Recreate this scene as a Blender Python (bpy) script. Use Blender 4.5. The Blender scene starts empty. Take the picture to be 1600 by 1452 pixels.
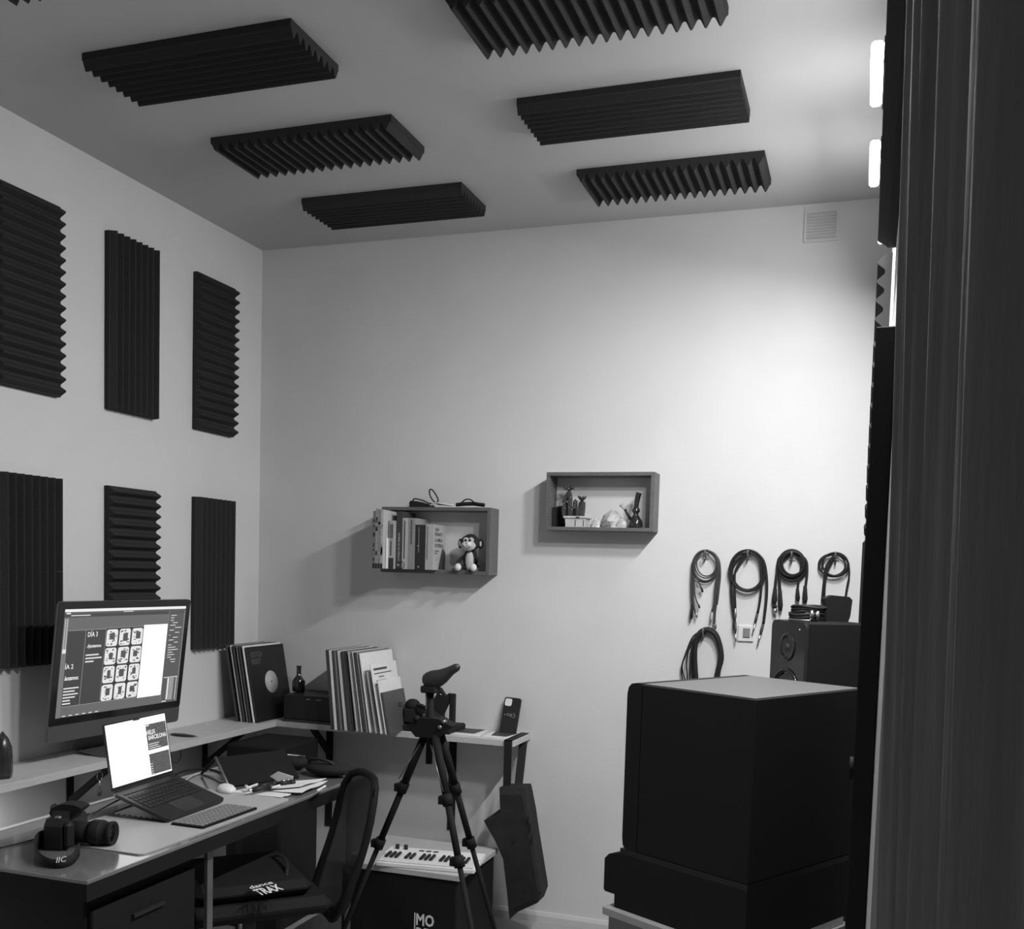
import bpy, math, random
from mathutils import Vector, Matrix
random.seed(4)
C = bpy.context.scene.collection
SC = bpy.context.scene
# ------------------------------------------------------------------ camera
ZC = 1.56                                   # eye height; x to the right along the back wall, y towards it
YAW, PIT, ROL = -0.328047630, -0.0682340249, 0.0293233816
F, CX, CY = 1595.017, 803.781, 1003.818     # focal length and optical centre of the photograph
sy, cy_ = math.sin(YAW), math.cos(YAW); sp, cp = math.sin(PIT), math.cos(PIT)
fw = Vector((sy*cp, cy_*cp, sp)); rt = Vector((cy_, -sy, 0)); up = rt.cross(fw)
R2 = math.cos(ROL)*rt + math.sin(ROL)*up; U2 = -math.sin(ROL)*rt + math.cos(ROL)*up
cam = bpy.data.cameras.new('camera'); co = bpy.data.objects.new('camera', cam); C.objects.link(co)
co.matrix_world = Matrix(((R2.x, U2.x, -fw.x, 0), (R2.y, U2.y, -fw.y, 0), (R2.z, U2.z, -fw.z, ZC), (0, 0, 0, 1)))
cam.sensor_width = 36; cam.sensor_fit = 'HORIZONTAL'; cam.lens = F/1600*36
cam.shift_x = -(CX-800)/1600; cam.shift_y = (CY-726)/1600; cam.clip_start = 0.01; cam.clip_end = 50
SC.camera = co
# ------------------------------------------------------------------ world, view, lamps
w = bpy.data.worlds.new('world'); SC.world = w; w.use_nodes = True
w.node_tree.nodes['Background'].inputs[0].default_value = (0.5, 0.5, 0.5, 1)
w.node_tree.nodes['Background'].inputs[1].default_value = 0.05
vs = SC.view_settings; vs.view_transform = 'Standard'; vs.look = 'None'; vs.gamma = 1; vs.use_curve_mapping = False
vs.exposure = 0.0
K = dict(cover=13.5, down=22.0, side=0.5, up=0.6, far_down=0.8, far_side=3.4, shelf=11.0)   # watts of each part of the lamps (cover: brightness; shelf: the added fill bar)
SCREEN = 1.0

def at(px, py, ax, v):
    """point of the room on a plane (ax = v) measured from the photograph; z given and returned above the floor"""
    d = R2*((px-CX)/F) + U2*((CY-py)/F) + fw
    i = 'XYZ'.index(ax); vv = v-ZC if i == 2 else v
    p = d*(vv/d[i]); return Vector((p.x, p.y, p.z+ZC))

# ------------------------------------------------------------------ materials
MT = {}
def mat(name, g, rough=0.6, metal=0.0, noise=0.0, nscale=30, bump=0.0, bscale=80, emit=0.0, spec=0.5, alpha=1.0, trans=0.0, coat=0, stretch=None):
    if name in MT: return MT[name]
    m = bpy.data.materials.new(name); m.use_nodes = True; nt = m.node_tree; b = nt.nodes['Principled BSDF']
    c = (g, g, g, 1)
    b.inputs['Base Color'].default_value = c; b.inputs['Roughness'].default_value = rough
    b.inputs['Metallic'].default_value = metal; b.inputs['Specular IOR Level'].default_value = spec
    b.inputs['Alpha'].default_value = alpha; b.inputs['Transmission Weight'].default_value = trans
    b.inputs['Coat Weight'].default_value = coat
    if emit:
        b.inputs['Emission Color'].default_value = c; b.inputs['Emission Strength'].default_value = emit
    if noise or bump:
        tc = nt.nodes.new('ShaderNodeTexCoord'); src = tc.outputs['Object']
        if stretch:
            mp = nt.nodes.new('ShaderNodeMapping'); mp.inputs['Scale'].default_value = stretch
            nt.links.new(src, mp.inputs[0]); src = mp.outputs[0]
        if noise:
            n = nt.nodes.new('ShaderNodeTexNoise'); n.inputs['Scale'].default_value = nscale; n.inputs['Detail'].default_value = 5
            nt.links.new(src, n.inputs['Vector'])
            r = nt.nodes.new('ShaderNodeMapRange'); r.inputs['From Min'].default_value = .3; r.inputs['From Max'].default_value = .7
            r.inputs['To Min'].default_value = g*(1-noise); r.inputs['To Max'].default_value = min(1, g*(1+noise))
            nt.links.new(n.outputs['Fac'], r.inputs['Value'])
            cc = nt.nodes.new('ShaderNodeCombineColor')
            for k in range(3): nt.links.new(r.outputs[0], cc.inputs[k])
            nt.links.new(cc.outputs[0], b.inputs['Base Color'])
        if bump:
            n2 = nt.nodes.new('ShaderNodeTexNoise'); n2.inputs['Scale'].default_value = bscale; n2.inputs['Detail'].default_value = 4
            nt.links.new(src, n2.inputs['Vector'])
            bp = nt.nodes.new('ShaderNodeBump'); bp.inputs['Strength'].default_value = bump; bp.inputs['Distance'].default_value = .01
            nt.links.new(n2.outputs['Fac'], bp.inputs['Height']); nt.links.new(bp.outputs[0], b.inputs['Normal'])
    MT[name] = m; return m
plaster = mat('plaster', .66, .85, noise=.03, nscale=3, bump=.05, bscale=60, spec=.2)
ceil_m = mat('ceiling_paint', .52, .9, noise=.03, nscale=2, bump=.04, bscale=50, spec=.2)
floor_m = mat('floor_vinyl', .34, .5, noise=.12, nscale=6)
foam = mat('acoustic_foam', .038, .95, noise=.15, nscale=300, bump=.3, bscale=500, spec=.1)
black = mat('black_plastic', .020, .45, bump=.05, bscale=400, spec=.3)
blackm = mat('black_matte', .020, .8, noise=.1, nscale=200, spec=.15)
deep = mat('deep_black', .014, .7, noise=.1, nscale=100, spec=.1)
blackg = mat('black_gloss', .015, .12, noise=.05, nscale=40)
rubber = mat('rubber', .015, .6, bump=.05, bscale=300, spec=.3)
blackmetal = mat('black_metal', .03, .35, metal=.6, noise=.1, nscale=60)
steel = mat('steel', .6, .25, metal=1, noise=.08, nscale=90)
dsteel = mat('dull_steel', .28, .4, metal=.8, noise=.1, nscale=60)
shelfw = mat('shelf_laminate', .52, .5, noise=.06, nscale=25, stretch=(1, 1, 6))
boxw = mat('shelf_box_wood', .11, .55, noise=.22, nscale=40, stretch=(1, 1, 9), bump=.05)
deskm = mat('desk_top', .16, .16, noise=.05, nscale=30, spec=.8, coat=.5)
matm = mat('desk_mat', .42, .4, noise=.05, nscale=200, bump=.03, bscale=900)
white = mat('white_card', .75, .6, noise=.03, nscale=40)
lgrey = mat('light_grey', .45, .55, noise=.05, nscale=30)
mgrey = mat('mid_grey', .2, .55, noise=.08, nscale=30)
dgrey = mat('dark_grey', .05, .6, noise=.1, nscale=40)
paper = mat('paper', .72, .7, noise=.05, nscale=12)
curt = mat('curtain_cloth', .12, .9, noise=.25, nscale=9, stretch=(1, 1, .25), bump=.25, bscale=60, spec=.1)
alum = mat('aluminium', .12, .4, metal=.4, noise=.04, nscale=50)
glassd = mat('smoked_glass', .02, .05, noise=.02, coat=1)
crystal = mat('crystal', .62, .25, noise=.12, nscale=25, trans=.25)
plantm = mat('cactus_skin', .045, .15, noise=.4, nscale=40, coat=.6)
plush = mat('plush_dark', .03, .95, noise=.3, nscale=150, bump=.4, bscale=250, spec=.1)
plushl = mat('plush_light', .5, .95, noise=.1, nscale=150, bump=.3, bscale=250, spec=.1)
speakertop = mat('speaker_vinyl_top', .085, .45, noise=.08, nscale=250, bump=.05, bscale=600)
lampm = mat('lamp_light', 1.0, .5, noise=.01, emit=1.0)
b_ = lampm.node_tree.nodes['Principled BSDF']; b_.inputs['Emission Strength'].default_value = K['cover']
def glow(g, k=1.0):
    return mat('screen_%d' % round(g*1000), g, .4, noise=0, emit=k*SCREEN) if False else emis(g, k)
def emis(g, k=1.0):
    n = 'screen_glow_%d_%d' % (round(g*1000), round(k*100))
    if n in MT: return MT[n]
    m = bpy.data.materials.new(n); m.use_nodes = True; nt = m.node_tree; b = nt.nodes['Principled BSDF']
    b.inputs['Base Color'].default_value = (.01, .01, .01, 1); b.inputs['Roughness'].default_value = .3
    nn = nt.nodes.new('ShaderNodeTexNoise'); nn.inputs['Scale'].default_value = 60
    r = nt.nodes.new('ShaderNodeMapRange'); r.inputs['To Min'].default_value = g*.94; r.inputs['To Max'].default_value = g*1.06
    cc = nt.nodes.new('ShaderNodeCombineColor'); nt.links.new(nn.outputs[0], r.inputs[0])
    for q in range(3): nt.links.new(r.outputs[0], cc.inputs[q])
    nt.links.new(cc.outputs[0], b.inputs['Emission Color']); b.inputs['Emission Strength'].default_value = k*SCREEN
    MT[n] = m; return m
def shade(g, rough=.6):
    return mat('print_%d' % round(g*1000), g, rough, noise=.05, nscale=60)

# ------------------------------------------------------------------ geometry helpers
def TR(loc=(0, 0, 0), rz=0, rx=0, ry=0):
    return Matrix.Translation(Vector(loc)) @ Matrix.Rotation(rz, 4, 'Z') @ Matrix.Rotation(rx, 4, 'X') @ Matrix.Rotation(ry, 4, 'Y')
class MB:
    """collects shapes, then links them as one mesh object"""
    def __init__(s): s.v = []; s.f = []; s.sm = []
    def add(s, vs_, fs_, M=None, smooth=False):
        n = len(s.v)
        for p in vs_:
            p = Vector(p); s.v.append(M @ p if M else p)
        for f in fs_: s.f.append(tuple(n+i for i in f)); s.sm.append(smooth)
        return s
    def box(s, x0, x1, y0, y1, z0, z1, M=None, bev=0.0):
        if bev <= 0:
            v = [(x, y, z) for z in (z0, z1) for y in (y0, y1) for x in (x0, x1)]
            return s.add(v, [(0, 2, 3, 1), (4, 5, 7, 6), (0, 1, 5, 4), (2, 6, 7, 3), (0, 4, 6, 2), (1, 3, 7, 5)], M)
        b = min(bev, (x1-x0)*.49, (y1-y0)*.49, (z1-z0)*.49)
        v = []; idx = {}
        for k, z in enumerate((z0, z1)):
            for j, y in enumerate((y0, y1)):
                for i, x in enumerate((x0, x1)):
                    sx, s_y, sz = (1, -1)[i], (1, -1)[j], (1, -1)[k]
                    idx[i, j, k] = len(v)
                    v += [(x, y+s_y*b, z+sz*b), (x+sx*b, y, z+sz*b), (x+sx*b, y+s_y*b, z)]
        f = []
        for i in (0, 1):
            q = [idx[i, 0, 0], idx[i, 1, 0], idx[i, 1, 1], idx[i, 0, 1]]; f.append(tuple(q if i else q[::-1]))
            q = [idx[0, i, 0]+1, idx[0, i, 1]+1, idx[1, i, 1]+1, idx[1, i, 0]+1]; f.append(tuple(q if i else q[::-1]))
            q = [idx[0, 0, i]+2, idx[1, 0, i]+2, idx[1, 1, i]+2, idx[0, 1, i]+2]; f.append(tuple(q if i else q[::-1]))
        for a in (0, 1):
            for c in (0, 1):
                f.append((idx[a, c, 0], idx[a, c, 1], idx[a, c, 1]+1, idx[a, c, 0]+1))
                f.append((idx[a, 0, c], idx[a, 1, c], idx[a, 1, c]+2, idx[a, 0, c]+2))
                f.append((idx[0, a, c]+1, idx[1, a, c]+1, idx[1, a, c]+2, idx[0, a, c]+2))
                for d in (0, 1): f.append((idx[a, c, d], idx[a, c, d]+1, idx[a, c, d]+2))
        return s.add(v, f, M)
    def prism(s, poly, a, b, M=None, axis='y', smooth=False):
        """polygon in the (u,v) plane swept from a to b along axis"""
        def P(u, v, t): return {'y': (u, t, v), 'x': (t, u, v), 'z': (u, v, t)}[axis]
        n = len(poly); v = [P(u, q, a) for u, q in poly]+[P(u, q, b) for u, q in poly]
        f = [tuple(range(n)), tuple(range(2*n-1, n-1, -1))]
        s.add(v, f, M)
        m = len(s.v)-2*n
        for i in range(n):
            s.f.append((m+i, m+(i+1) % n, m+n+(i+1) % n, m+n+i)); s.sm.append(smooth)
        return s
    def tube(s, pts, r, n=8, M=None, closed=False, flat=1.0):
        pts = [Vector(p) for p in pts]; k = len(pts); rs = r if isinstance(r, (list, tuple)) else [r]*k
        v = []; f = []; prev = None
        for i, p in enumerate(pts):
            a = pts[(i-1) % k] if (closed or i > 0) else p; b = pts[(i+1) % k] if (closed or i < k-1) else p
            d = (b-a); d = d.normalized() if d.length > 1e-9 else Vector((0, 0, 1))
            if prev is None:
                t = Vector((0, 0, 1)) if abs(d.z) < .9 else Vector((1, 0, 0)); u = d.cross(t).normalized()
            else:
                u = (prev-d*prev.dot(d)); u = u.normalized() if u.length > 1e-6 else d.orthogonal().normalized()
            prev = u; q = d.cross(u)
            for j in range(n):
                an = 2*math.pi*j/n; v.append(p+u*math.cos(an)*rs[i]+q*math.sin(an)*rs[i]*flat)
        for i in range(k if closed else k-1):
            for j in range(n):
                a = i*n+j; b = i*n+(j+1) % n; c = ((i+1) % k)*n
                f.append((a, b, c+(j+1) % n, c+j))
        if not closed: f += [tuple(range(n-1, -1, -1)), tuple((k-1)*n+j for j in range(n))]
        return s.add(v, f, M, True)
    def cyl(s, a, b, r, n=16, M=None, r2=None): 
        return s.tube([a, b], [r, r if r2 is None else r2], n, M)
    def lathe(s, prof, M=None, n=24):
        v = []; f = []; k = len(prof)
        for r, z in prof:
            for j in range(n):
                an = 2*math.pi*j/n; v.append((max(r, 1e-5)*math.cos(an), max(r, 1e-5)*math.sin(an), z))
        for i in range(k-1):
            for j in range(n): f.append((i*n+j, i*n+(j+1) % n, (i+1)*n+(j+1) % n, (i+1)*n+j))
        f += [tuple(range(n-1, -1, -1)), tuple((k-1)*n+j for j in range(n))]
        return s.add(v, f, M, True)
    def ball(s, c, rx, ry=None, rz=None, M=None, n=14):
        ry = rx if ry is None else ry; rz = rx if rz is None else rz
        v = []; f = []; m = n//2
        v.append((c[0], c[1], c[2]-rz))
        for i in range(1, m):
            t = math.pi*i/m
            for j in range(n):
                a = 2*math.pi*j/n; v.append((c[0]+rx*math.sin(t)*math.cos(a), c[1]+ry*math.sin(t)*math.sin(a), c[2]-rz*math.cos(t)))
        v.append((c[0], c[1], c[2]+rz)); L = len(v)-1
        for j in range(n):
            f.append((0, 1+(j+1) % n, 1+j)); f.append((L, L-n+j, L-n+(j+1) % n))
            for i in range(m-2): f.append((1+i*n+j, 1+i*n+(j+1) % n, 1+(i+1)*n+(j+1) % n, 1+(i+1)*n+j))
        return s.add(v, f, M, True)
    def build(s, name, m, parent=None, world=True):
        me = bpy.data.meshes.new(name)
        vs2 = s.v
        if parent is not None and world:
            inv = WM[parent.name].inverted(); vs2 = [inv @ p for p in s.v]
        me.from_pydata([tuple(p) for p in vs2], [], s.f); me.materials.append(m)
        me.polygons.foreach_set('use_smooth', s.sm); me.update()
        import bmesh
        bm = bmesh.new(); bm.from_mesh(me); bmesh.ops.recalc_face_normals(bm, faces=bm.faces); bm.to_mesh(me); bm.free()
        o = bpy.data.objects.new(name, me); C.objects.link(o)
        if parent is not None: o.parent = parent; WM[o.name] = WM[parent.name]
        else: WM[o.name] = Matrix()
        return o
WM = {}
def thing(name, label, cat, loc=(0, 0, 0), rz=0, group=None, M=None):
    o = bpy.data.objects.new(name, None); C.objects.link(o); o.empty_display_size = .05
    o.matrix_world = M if M else TR(loc, rz); WM[o.name] = o.matrix_world.copy()
    o['label'] = label; o['category'] = cat
    if group: o['group'] = group
    return o
def tag(o, label, cat, group=None):
    o['label'] = label; o['category'] = cat
    if group: o['group'] = group
    return o
def struct(o): o['kind'] = 'structure'; return o
def part(bx, name, m, parent, world=True, label=None):
    o = bx.build(name, m, parent, world)
    if label: o['label'] = label
    return o
def spline(pts, n=8, closed=False):
    P = [Vector(p) for p in pts]; k = len(P); out = []
    for i in range(k if closed else k-1):
        g = (lambda j: P[j % k]) if closed else (lambda j: P[max(0, min(k-1, j))])
        a, b, c, d = g(i-1), g(i), g(i+1), g(i+2)
        for t in range(n):
            t /= n
            out.append(.5*((2*b)+(c-a)*t+(2*a-5*b+4*c-d)*t*t+(3*b-a-3*c+d)*t**3))
    if not closed: out.append(P[-1])
    return out
def text(name, s, m, parent, origin, xd, yd, width, height, bold=0.0, world=True, label=None, shear=0):
    cu = bpy.data.curves.new('t', 'FONT'); cu.body = s; cu.offset = bold; cu.resolution_u = 2; cu.shear = shear
    o = bpy.data.objects.new('t', cu); C.objects.link(o)
    bpy.context.view_layer.update()
    me = bpy.data.meshes.new_from_object(o.evaluated_get(bpy.context.evaluated_depsgraph_get()))
    bpy.data.objects.remove(o); bpy.data.curves.remove(cu)
    xs = [v.co.x for v in me.vertices]; ys = [v.co.y for v in me.vertices]
    x0, x1, y0, y1 = min(xs), max(xs), min(ys), max(ys)
    xd = Vector(xd).normalized(); yd = Vector(yd).normalized(); og = Vector(origin)
    inv = WM[parent.name].inverted() if world else Matrix()
    for v in me.vertices:
        v.co = inv @ (og+xd*((v.co.x-x0)/(x1-x0)*width)+yd*((v.co.y-y0)/(y1-y0)*height))
    me.materials.clear(); me.materials.append(m); me.name = name
    t = bpy.data.objects.new(name, me); C.objects.link(t); t.parent = parent; WM[t.name] = WM[parent.name]
    if label: t['label'] = label
    return t
def copy_tree(o, M):
    c = o.copy(); C.objects.link(c); c.matrix_world = M; WM[c.name] = M
    for ch in o.children:
        d = ch.copy(); C.objects.link(d); d.parent = c; WM[d.name] = M
        for g in ch.children:
            e = g.copy(); C.objects.link(e); e.parent = d; WM[e.name] = M
    return c

# ------------------------------------------------------------------ the room
D, L, H, XR, YB = 4.3, -2.786, 3.052, 0.035, -1.3
struct(MB().box(L-.1, XR+.3, YB-.1, D+.1, -.1, 0).build('floor', floor_m))
struct(MB().box(L-.1, XR+.3, YB-.1, D+.1, H, H+.1).build('ceiling', ceil_m))
struct(MB().box(L-.1, XR+.1, D, D+.1, 0, H).build('wall_back', plaster))
struct(MB().box(L-.1, L, YB, D, 0, H).build('wall_left', plaster))
struct(MB().box(XR, XR+.3, 1.66, D, 0, H).box(XR+.2, XR+.3, YB, 1.66, 0, H).build('wall_right', plaster))
struct(MB().box(L-.1, XR+.3, YB-.1, YB, 0, H).build('wall_front', plaster))
bb = MB(); bb.prism([(D, 0), (D-.014, 0), (D-.014, .03), (D-.008, .046), (D, .046)], L, XR, axis='x')
struct(bb.build('baseboard_back', mat('baseboard_paint', .6, .5, noise=.03, nscale=10)))
bb = MB(); bb.prism([(L, 0), (L+.014, 0), (L+.014, .03), (L+.008, .046), (L, .046)], YB, D-.014, axis='y')
struct(bb.build('baseboard_left', MT['baseboard_paint']))
# ventilation grille high on the back wall
va, vb = at(1258, 331, 'Y', D), at(1309, 376, 'Y', D)
t = thing('vent_grille', 'small square louvred vent high on back wall near the right corner', 'vent', (va.x, D, vb.z))
b = MB(); x0, x1, z0, z1 = va.x, vb.x, vb.z, va.z
for q in ((x0, x1, z0, z0+.008), (x0, x1, z1-.008, z1), (x0, x0+.008, z0+.008, z1-.008), (x1-.008, x1, z0+.008, z1-.008)):
    b.box(q[0], q[1], D-.008, D, q[2], q[3])
part(b, 'frame', plaster, t)
for k in range(9):
    z = z0+.014+k*(z1-z0-.03)/8
    part(MB().prism([(D-.007, z-.004), (D-.001, z+.004), (D-.001, z+.006), (D-.007, z-.002)], x0+.008, x1-.008, axis='x'), 'slat', plaster, t)

# ------------------------------------------------------------------ wedge foam panels (two square tiles each)
T = .34
def foam_mesh(name, wx, wy, teeth, along):
    """tile lying on its back: x 0..wx, y 0..wy, wedges rising in +z; ridges run along 'x' or 'y'"""
    base, amp = .020, .027
    prof = [(0, 0)]; W = wy if along == 'x' else wx
    p = W/teeth
    for i in range(teeth):
        a = i*p
        prof += [(a, base+.001), (a+.12*p, base+.12*amp), (a+.40*p, base+.88*amp), (a+.5*p, base+amp), (a+.60*p, base+.88*amp), (a+.88*p, base+.12*amp)]
    prof += [(W, base+.001), (W, 0)]
    b = MB()
    # triangulate end caps by columns to stay valid
    n = len(prof); Lh = wx if along == 'x' else wy
    P = (lambda u, v, t: (t, u, v)) if along == 'x' else (lambda u, v, t: (u, t, v))
    vs_ = [P(u, v, 0) for u, v in prof]+[P(u, v, Lh) for u, v in prof]
    f = [(i, (i+1) % n, n+(i+1) % n, n+i) for i in range(n)]
    top = list(range(1, n-1)); m0 = len(vs_)
    for t_ in (0, Lh):
        o_ = 0 if t_ == 0 else n
        bl = len(vs_); vs_ += [P(prof[i][0], 0, t_) for i in top]
        for k in range(len(top)-1):
            f.append((o_+top[k], o_+top[k+1], bl+k+1, bl+k))
    b.add(vs_, f)
    me = bpy.data.meshes.new(name)
    import bmesh
    me.from_pydata([tuple(q) for q in b.v], [], b.f)
    bm = bmesh.new(); bm.from_mesh(me); bmesh.ops.remove_doubles(bm, verts=bm.verts, dist=1e-6); bmesh.ops.recalc_face_normals(bm, faces=bm.faces); bm.to_mesh(me); bm.free()
    me.materials.append(foam); return me
FM = {}
def foam_panel(label, M, ntx, nty, along, teeth, tx=T, ty=T, group=None):
    """M maps local (x,y on the surface, z outwards) to the room"""
    t = thing('acoustic_panel', label, 'acoustic panel', M=M, group=group)
    k = (along, teeth, round(tx, 3), round(ty, 3))
    if k not in FM: FM[k] = foam_mesh('foam_tile', tx, ty, teeth, along)
    for i in range(ntx):
        for j in range(nty):
            o = bpy.data.objects.new('foam_tile', FM[k]); C.objects.link(o); o.parent = t
            o.location = (i*(tx+.0002), j*(ty+.0002), 0)
            o.rotation_euler = (0, 0, random.uniform(-.002, .002)); WM[o.name] = WM[t.name]
def ceilM(x, y, rz=0): # local x -> +x, local y -> -y, z -> down
    return Matrix.Translation((x, y, H)) @ Matrix.Rotation(rz, 4, 'Z') @ Matrix.Rotation(math.pi, 4, 'X')
tw = .347
def cp_(label, x0, yfar, along, tx=.35, rz=0, ty=.268):
    foam_panel(label, ceilM(x0, yfar, rz), 2, 1, along, 9 if along == 'y' else 8, tx, ty, 'foam panels on the ceiling')
cp_('black wedge foam panel on ceiling, left row, second nearest to camera', -2.262, 2.795, 'x', .352)
cp_('black wedge foam panel in the middle of the left ceiling row', -2.248, 3.405, 'y', .35, -.004)
cp_('black wedge foam panel on ceiling, left row, closest to the back wall', -2.242, 4.005, 'x', .35)
cp_('large looking wedge foam panel cut by the top edge, right ceiling row', -1.101, 2.795, 'y', .345)
cp_('black wedge foam panel in the middle of the right ceiling row, ridges running sideways', -1.113, 3.405, 'x', .347)
cp_('black wedge foam panel on ceiling, right row, closest to the back wall', -1.082, 4.0, 'y', .339)
cp_('sliver of wedge foam panel in the top left corner of the photo', -2.20, 2.20, 'y')
def leftM(y, z): # local x -> +y, local y -> +z, z -> +x
    return Matrix(((0, 0, 1, L), (1, 0, 0, y), (0, 1, 0, z), (0, 0, 0, 1)))
wz = .333
rows = [(.580+ZC, 'upper'), (-.378+ZC, 'lower')]
cols = [(2.705, ['y', 'x']), (3.232, ['x', 'y']), (3.772, ['y', 'x'])]
lab = {(0, 0): 'tall black foam panel cut by left photo edge, upper row, zigzag right side',
       (0, 1): 'tall black foam panel second from the left in the upper wall row, stepped top',
       (0, 2): 'tall black foam panel nearest the room corner in the upper row, zigzag right side',
       (1, 0): 'tall black foam panel cut by left photo edge in the lower row behind the monitor',
       (1, 1): 'black foam panel rising behind the middle of the monitor, zigzag right side',
       (1, 2): 'tall black foam panel in lower row nearest the corner, above left records'}
for r, (z, nm) in enumerate(rows):
    for c, (y, al) in enumerate(cols):
        zig = (r+c) % 2 == 0
        foam_panel(lab[r, c], leftM(y, z), 1, 2, 'x' if zig else 'y', 8, .28, wz, 'foam panels on the left wall')
def rightM(y, z, x=XR): # local x -> +z, local y -> +y, z -> -x
    return Matrix(((0, 0, -1, x), (0, 1, 0, y), (1, 0, 0, z), (0, 0, 0, 1)))
g = 'foam panels on the right wall seen edge on'
def rp(label, y, z, nz, ny, along, tz=T, ty=T, te=8, x=XR): foam_panel(label, rightM(y, z, x), nz, ny, along, te, tz, ty, g)
rp('wide black foam panel seen edge on behind the wall lamps, right wall', 1.70, .905+ZC, 2, 4, 'y', .29, .324, 7)
rp('foam panel on right wall with zigzag teeth showing pale wall between', 3.72, .86+ZC, 1, 1, 'y', .25, .52, 4)
rp('lower black foam panel seen edge on, right wall, small teeth against bright back wall', 3.60, .155+ZC, 2, 1, 'y', .33, .60, 5)
# tall dark standing panel in the right corner
sp_ = thing('standing_panel', 'tall black padded panel standing in right corner behind the small speaker', 'acoustic panel', (.03, 3.9, 0))
part(MB().box(-.013, .033, 3.57, 4.24, .02, 1.70, bev=.008), 'body', blackm, sp_)
part(MB().box(-.013, .033, 3.6, 3.66, 0, .02), 'foot', black, sp_)
part(MB().box(-.013, .033, 4.14, 4.2, 0, .02), 'foot', black, sp_)
# black door leaf lying along the right wall, handle and edge plate
d = struct(MB().box(-.003, .034, 2.04, 2.70, .008, 2.035, bev=.002).build('door_1', blackm))
zh = at(1360, 1207, 'Y', 2.05).z; xh = at(1373, 1230, 'Y', 2.04).x
hb = MB(); hb.tube(spline([(xh, 2.08, zh), (xh-.023, 2.08, zh+.002), (xh-.034, 2.09, zh+.006), (xh-.036, 2.12, zh+.008), (xh-.035, 2.19, zh+.012)], 4), .008, 8)
hb.cyl((-.0025, 2.08, zh), (-.010, 2.08, zh), .022, 16)
part(hb, 'door_handle', blackm, d)
part(MB().box(xh-.002, xh+.006, 2.036, 2.0395, zh-.14, zh-.012).box(xh-.002, xh+.003, 2.036, 2.0395, zh+.012, zh+.055), 'edge_plate', steel, d)
part(MB().box(xh+.012, xh+.018, 2.036, 2.0395, zh+.008, zh+.075), 'latch_plate', dsteel, d)
# heavy dark curtain near the camera
b = MB(); ny, nz = 150, 40; v = []; f = []
for j in range(nz+1):
    z = .02+(H-.05)*j/nz
    for i in range(ny+1):
        y = -.5+2.08*i/ny
        ph = y*26+.5*math.sin(z*1.3)
        x = .0415-.022*(z-ZC)+.0055*math.sin(ph)+.003*math.sin(y*61+1.3+.7*math.sin(z*2.1))+.002*math.sin(z*2.3+y*5)
        v.append((x, y, z))
for j in range(nz):
    for i in range(ny): a = j*(ny+1)+i; f.append((a, a+1, a+ny+2, a+ny+1))
b.add(v, f, None, True)
cu = thing('curtain', 'heavy dark curtain filling the right edge of the photo beside the doorway', 'curtain', (.05, .5, 0))
cl = part(b, 'cloth', curt, cu); so = cl.modifiers.new('s', 'SOLIDIFY'); so.thickness = .004
part(MB().cyl((.02, -.55, H-.012), (.02, 1.60, H-.012), .006, 12), 'rod', blackmetal, cu)

# ------------------------------------------------------------------ wall lamps (three bars high on the right wall, plus an added fill bar)
def wall_lamp(y0, y1, z, label, zt=.026, far=0, dx=0.0):
    t = thing('wall_lamp', label, 'lamp', (XR, (y0+y1)/2, z), group='lamp bars high on the right wall')
    part(MB().box(-.046+dx, -.018+dx, y0, y1, z-zt, z+zt, bev=.006), 'diffuser', lampm, t)
    part(MB().box(-.018+dx, -.008+dx, y0-.005, y1+.005, z-zt-.004, z+zt+.004).box(-.008+dx, XR, (y0+y1)/2-.03, (y0+y1)/2+.03, z-.02, z+.02), 'housing', black, t)
    for nm, e, n_, dz in (('lamp_beam_down', far*K['far_down']+(1-far)*K['down'], (-.25, 0, -.97), -zt-.008), ('lamp_beam_side', far*K['far_side']+(1-far)*K['side'], (-.85, 0, -.5), -zt-.006), ('lamp_beam_up', (1-far*.6)*K['up'], (-.9, 0, .43), zt+.008)):
        ld = bpy.data.lights.new(nm, 'AREA'); ld.shape = 'RECTANGLE'; ld.size = (y1-y0)*.9; ld.size_y = .03; ld.energy = e
        lo = bpy.data.objects.new(nm, ld); C.objects.link(lo); lo.parent = t
        Z_ = -Vector(n_).normalized(); X_ = Vector((0, 1, 0)); Y_ = Z_.cross(X_)
        lo.matrix_local = WM[t.name].inverted() @ Matrix(((X_.x, Y_.x, Z_.x, -.052+dx), (X_.y, Y_.y, Z_.y, (y0+y1)/2), (X_.z, Y_.z, Z_.z, z+dz), (0, 0, 0, 1)))
wall_lamp(1.97, 2.20, 1.2+ZC, 'added unseen lamp bar nearest the camera on the right wall, above the photo frame')  # added out of view to brighten the lower back wall and the ceiling
wall_lamp(2.52, 2.75, 1.2+ZC, 'brightest glowing lamp bar at the top of the dark wall edge')
wall_lamp(3.07, 3.29, 1.2+ZC, 'smaller glowing lamp bar below the brightest one on right wall')
wall_lamp(3.62, 3.84, 1.2+ZC, 'lamp bar nearest the back wall, hidden edge on behind foam', far=1, dx=.031)

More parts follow.
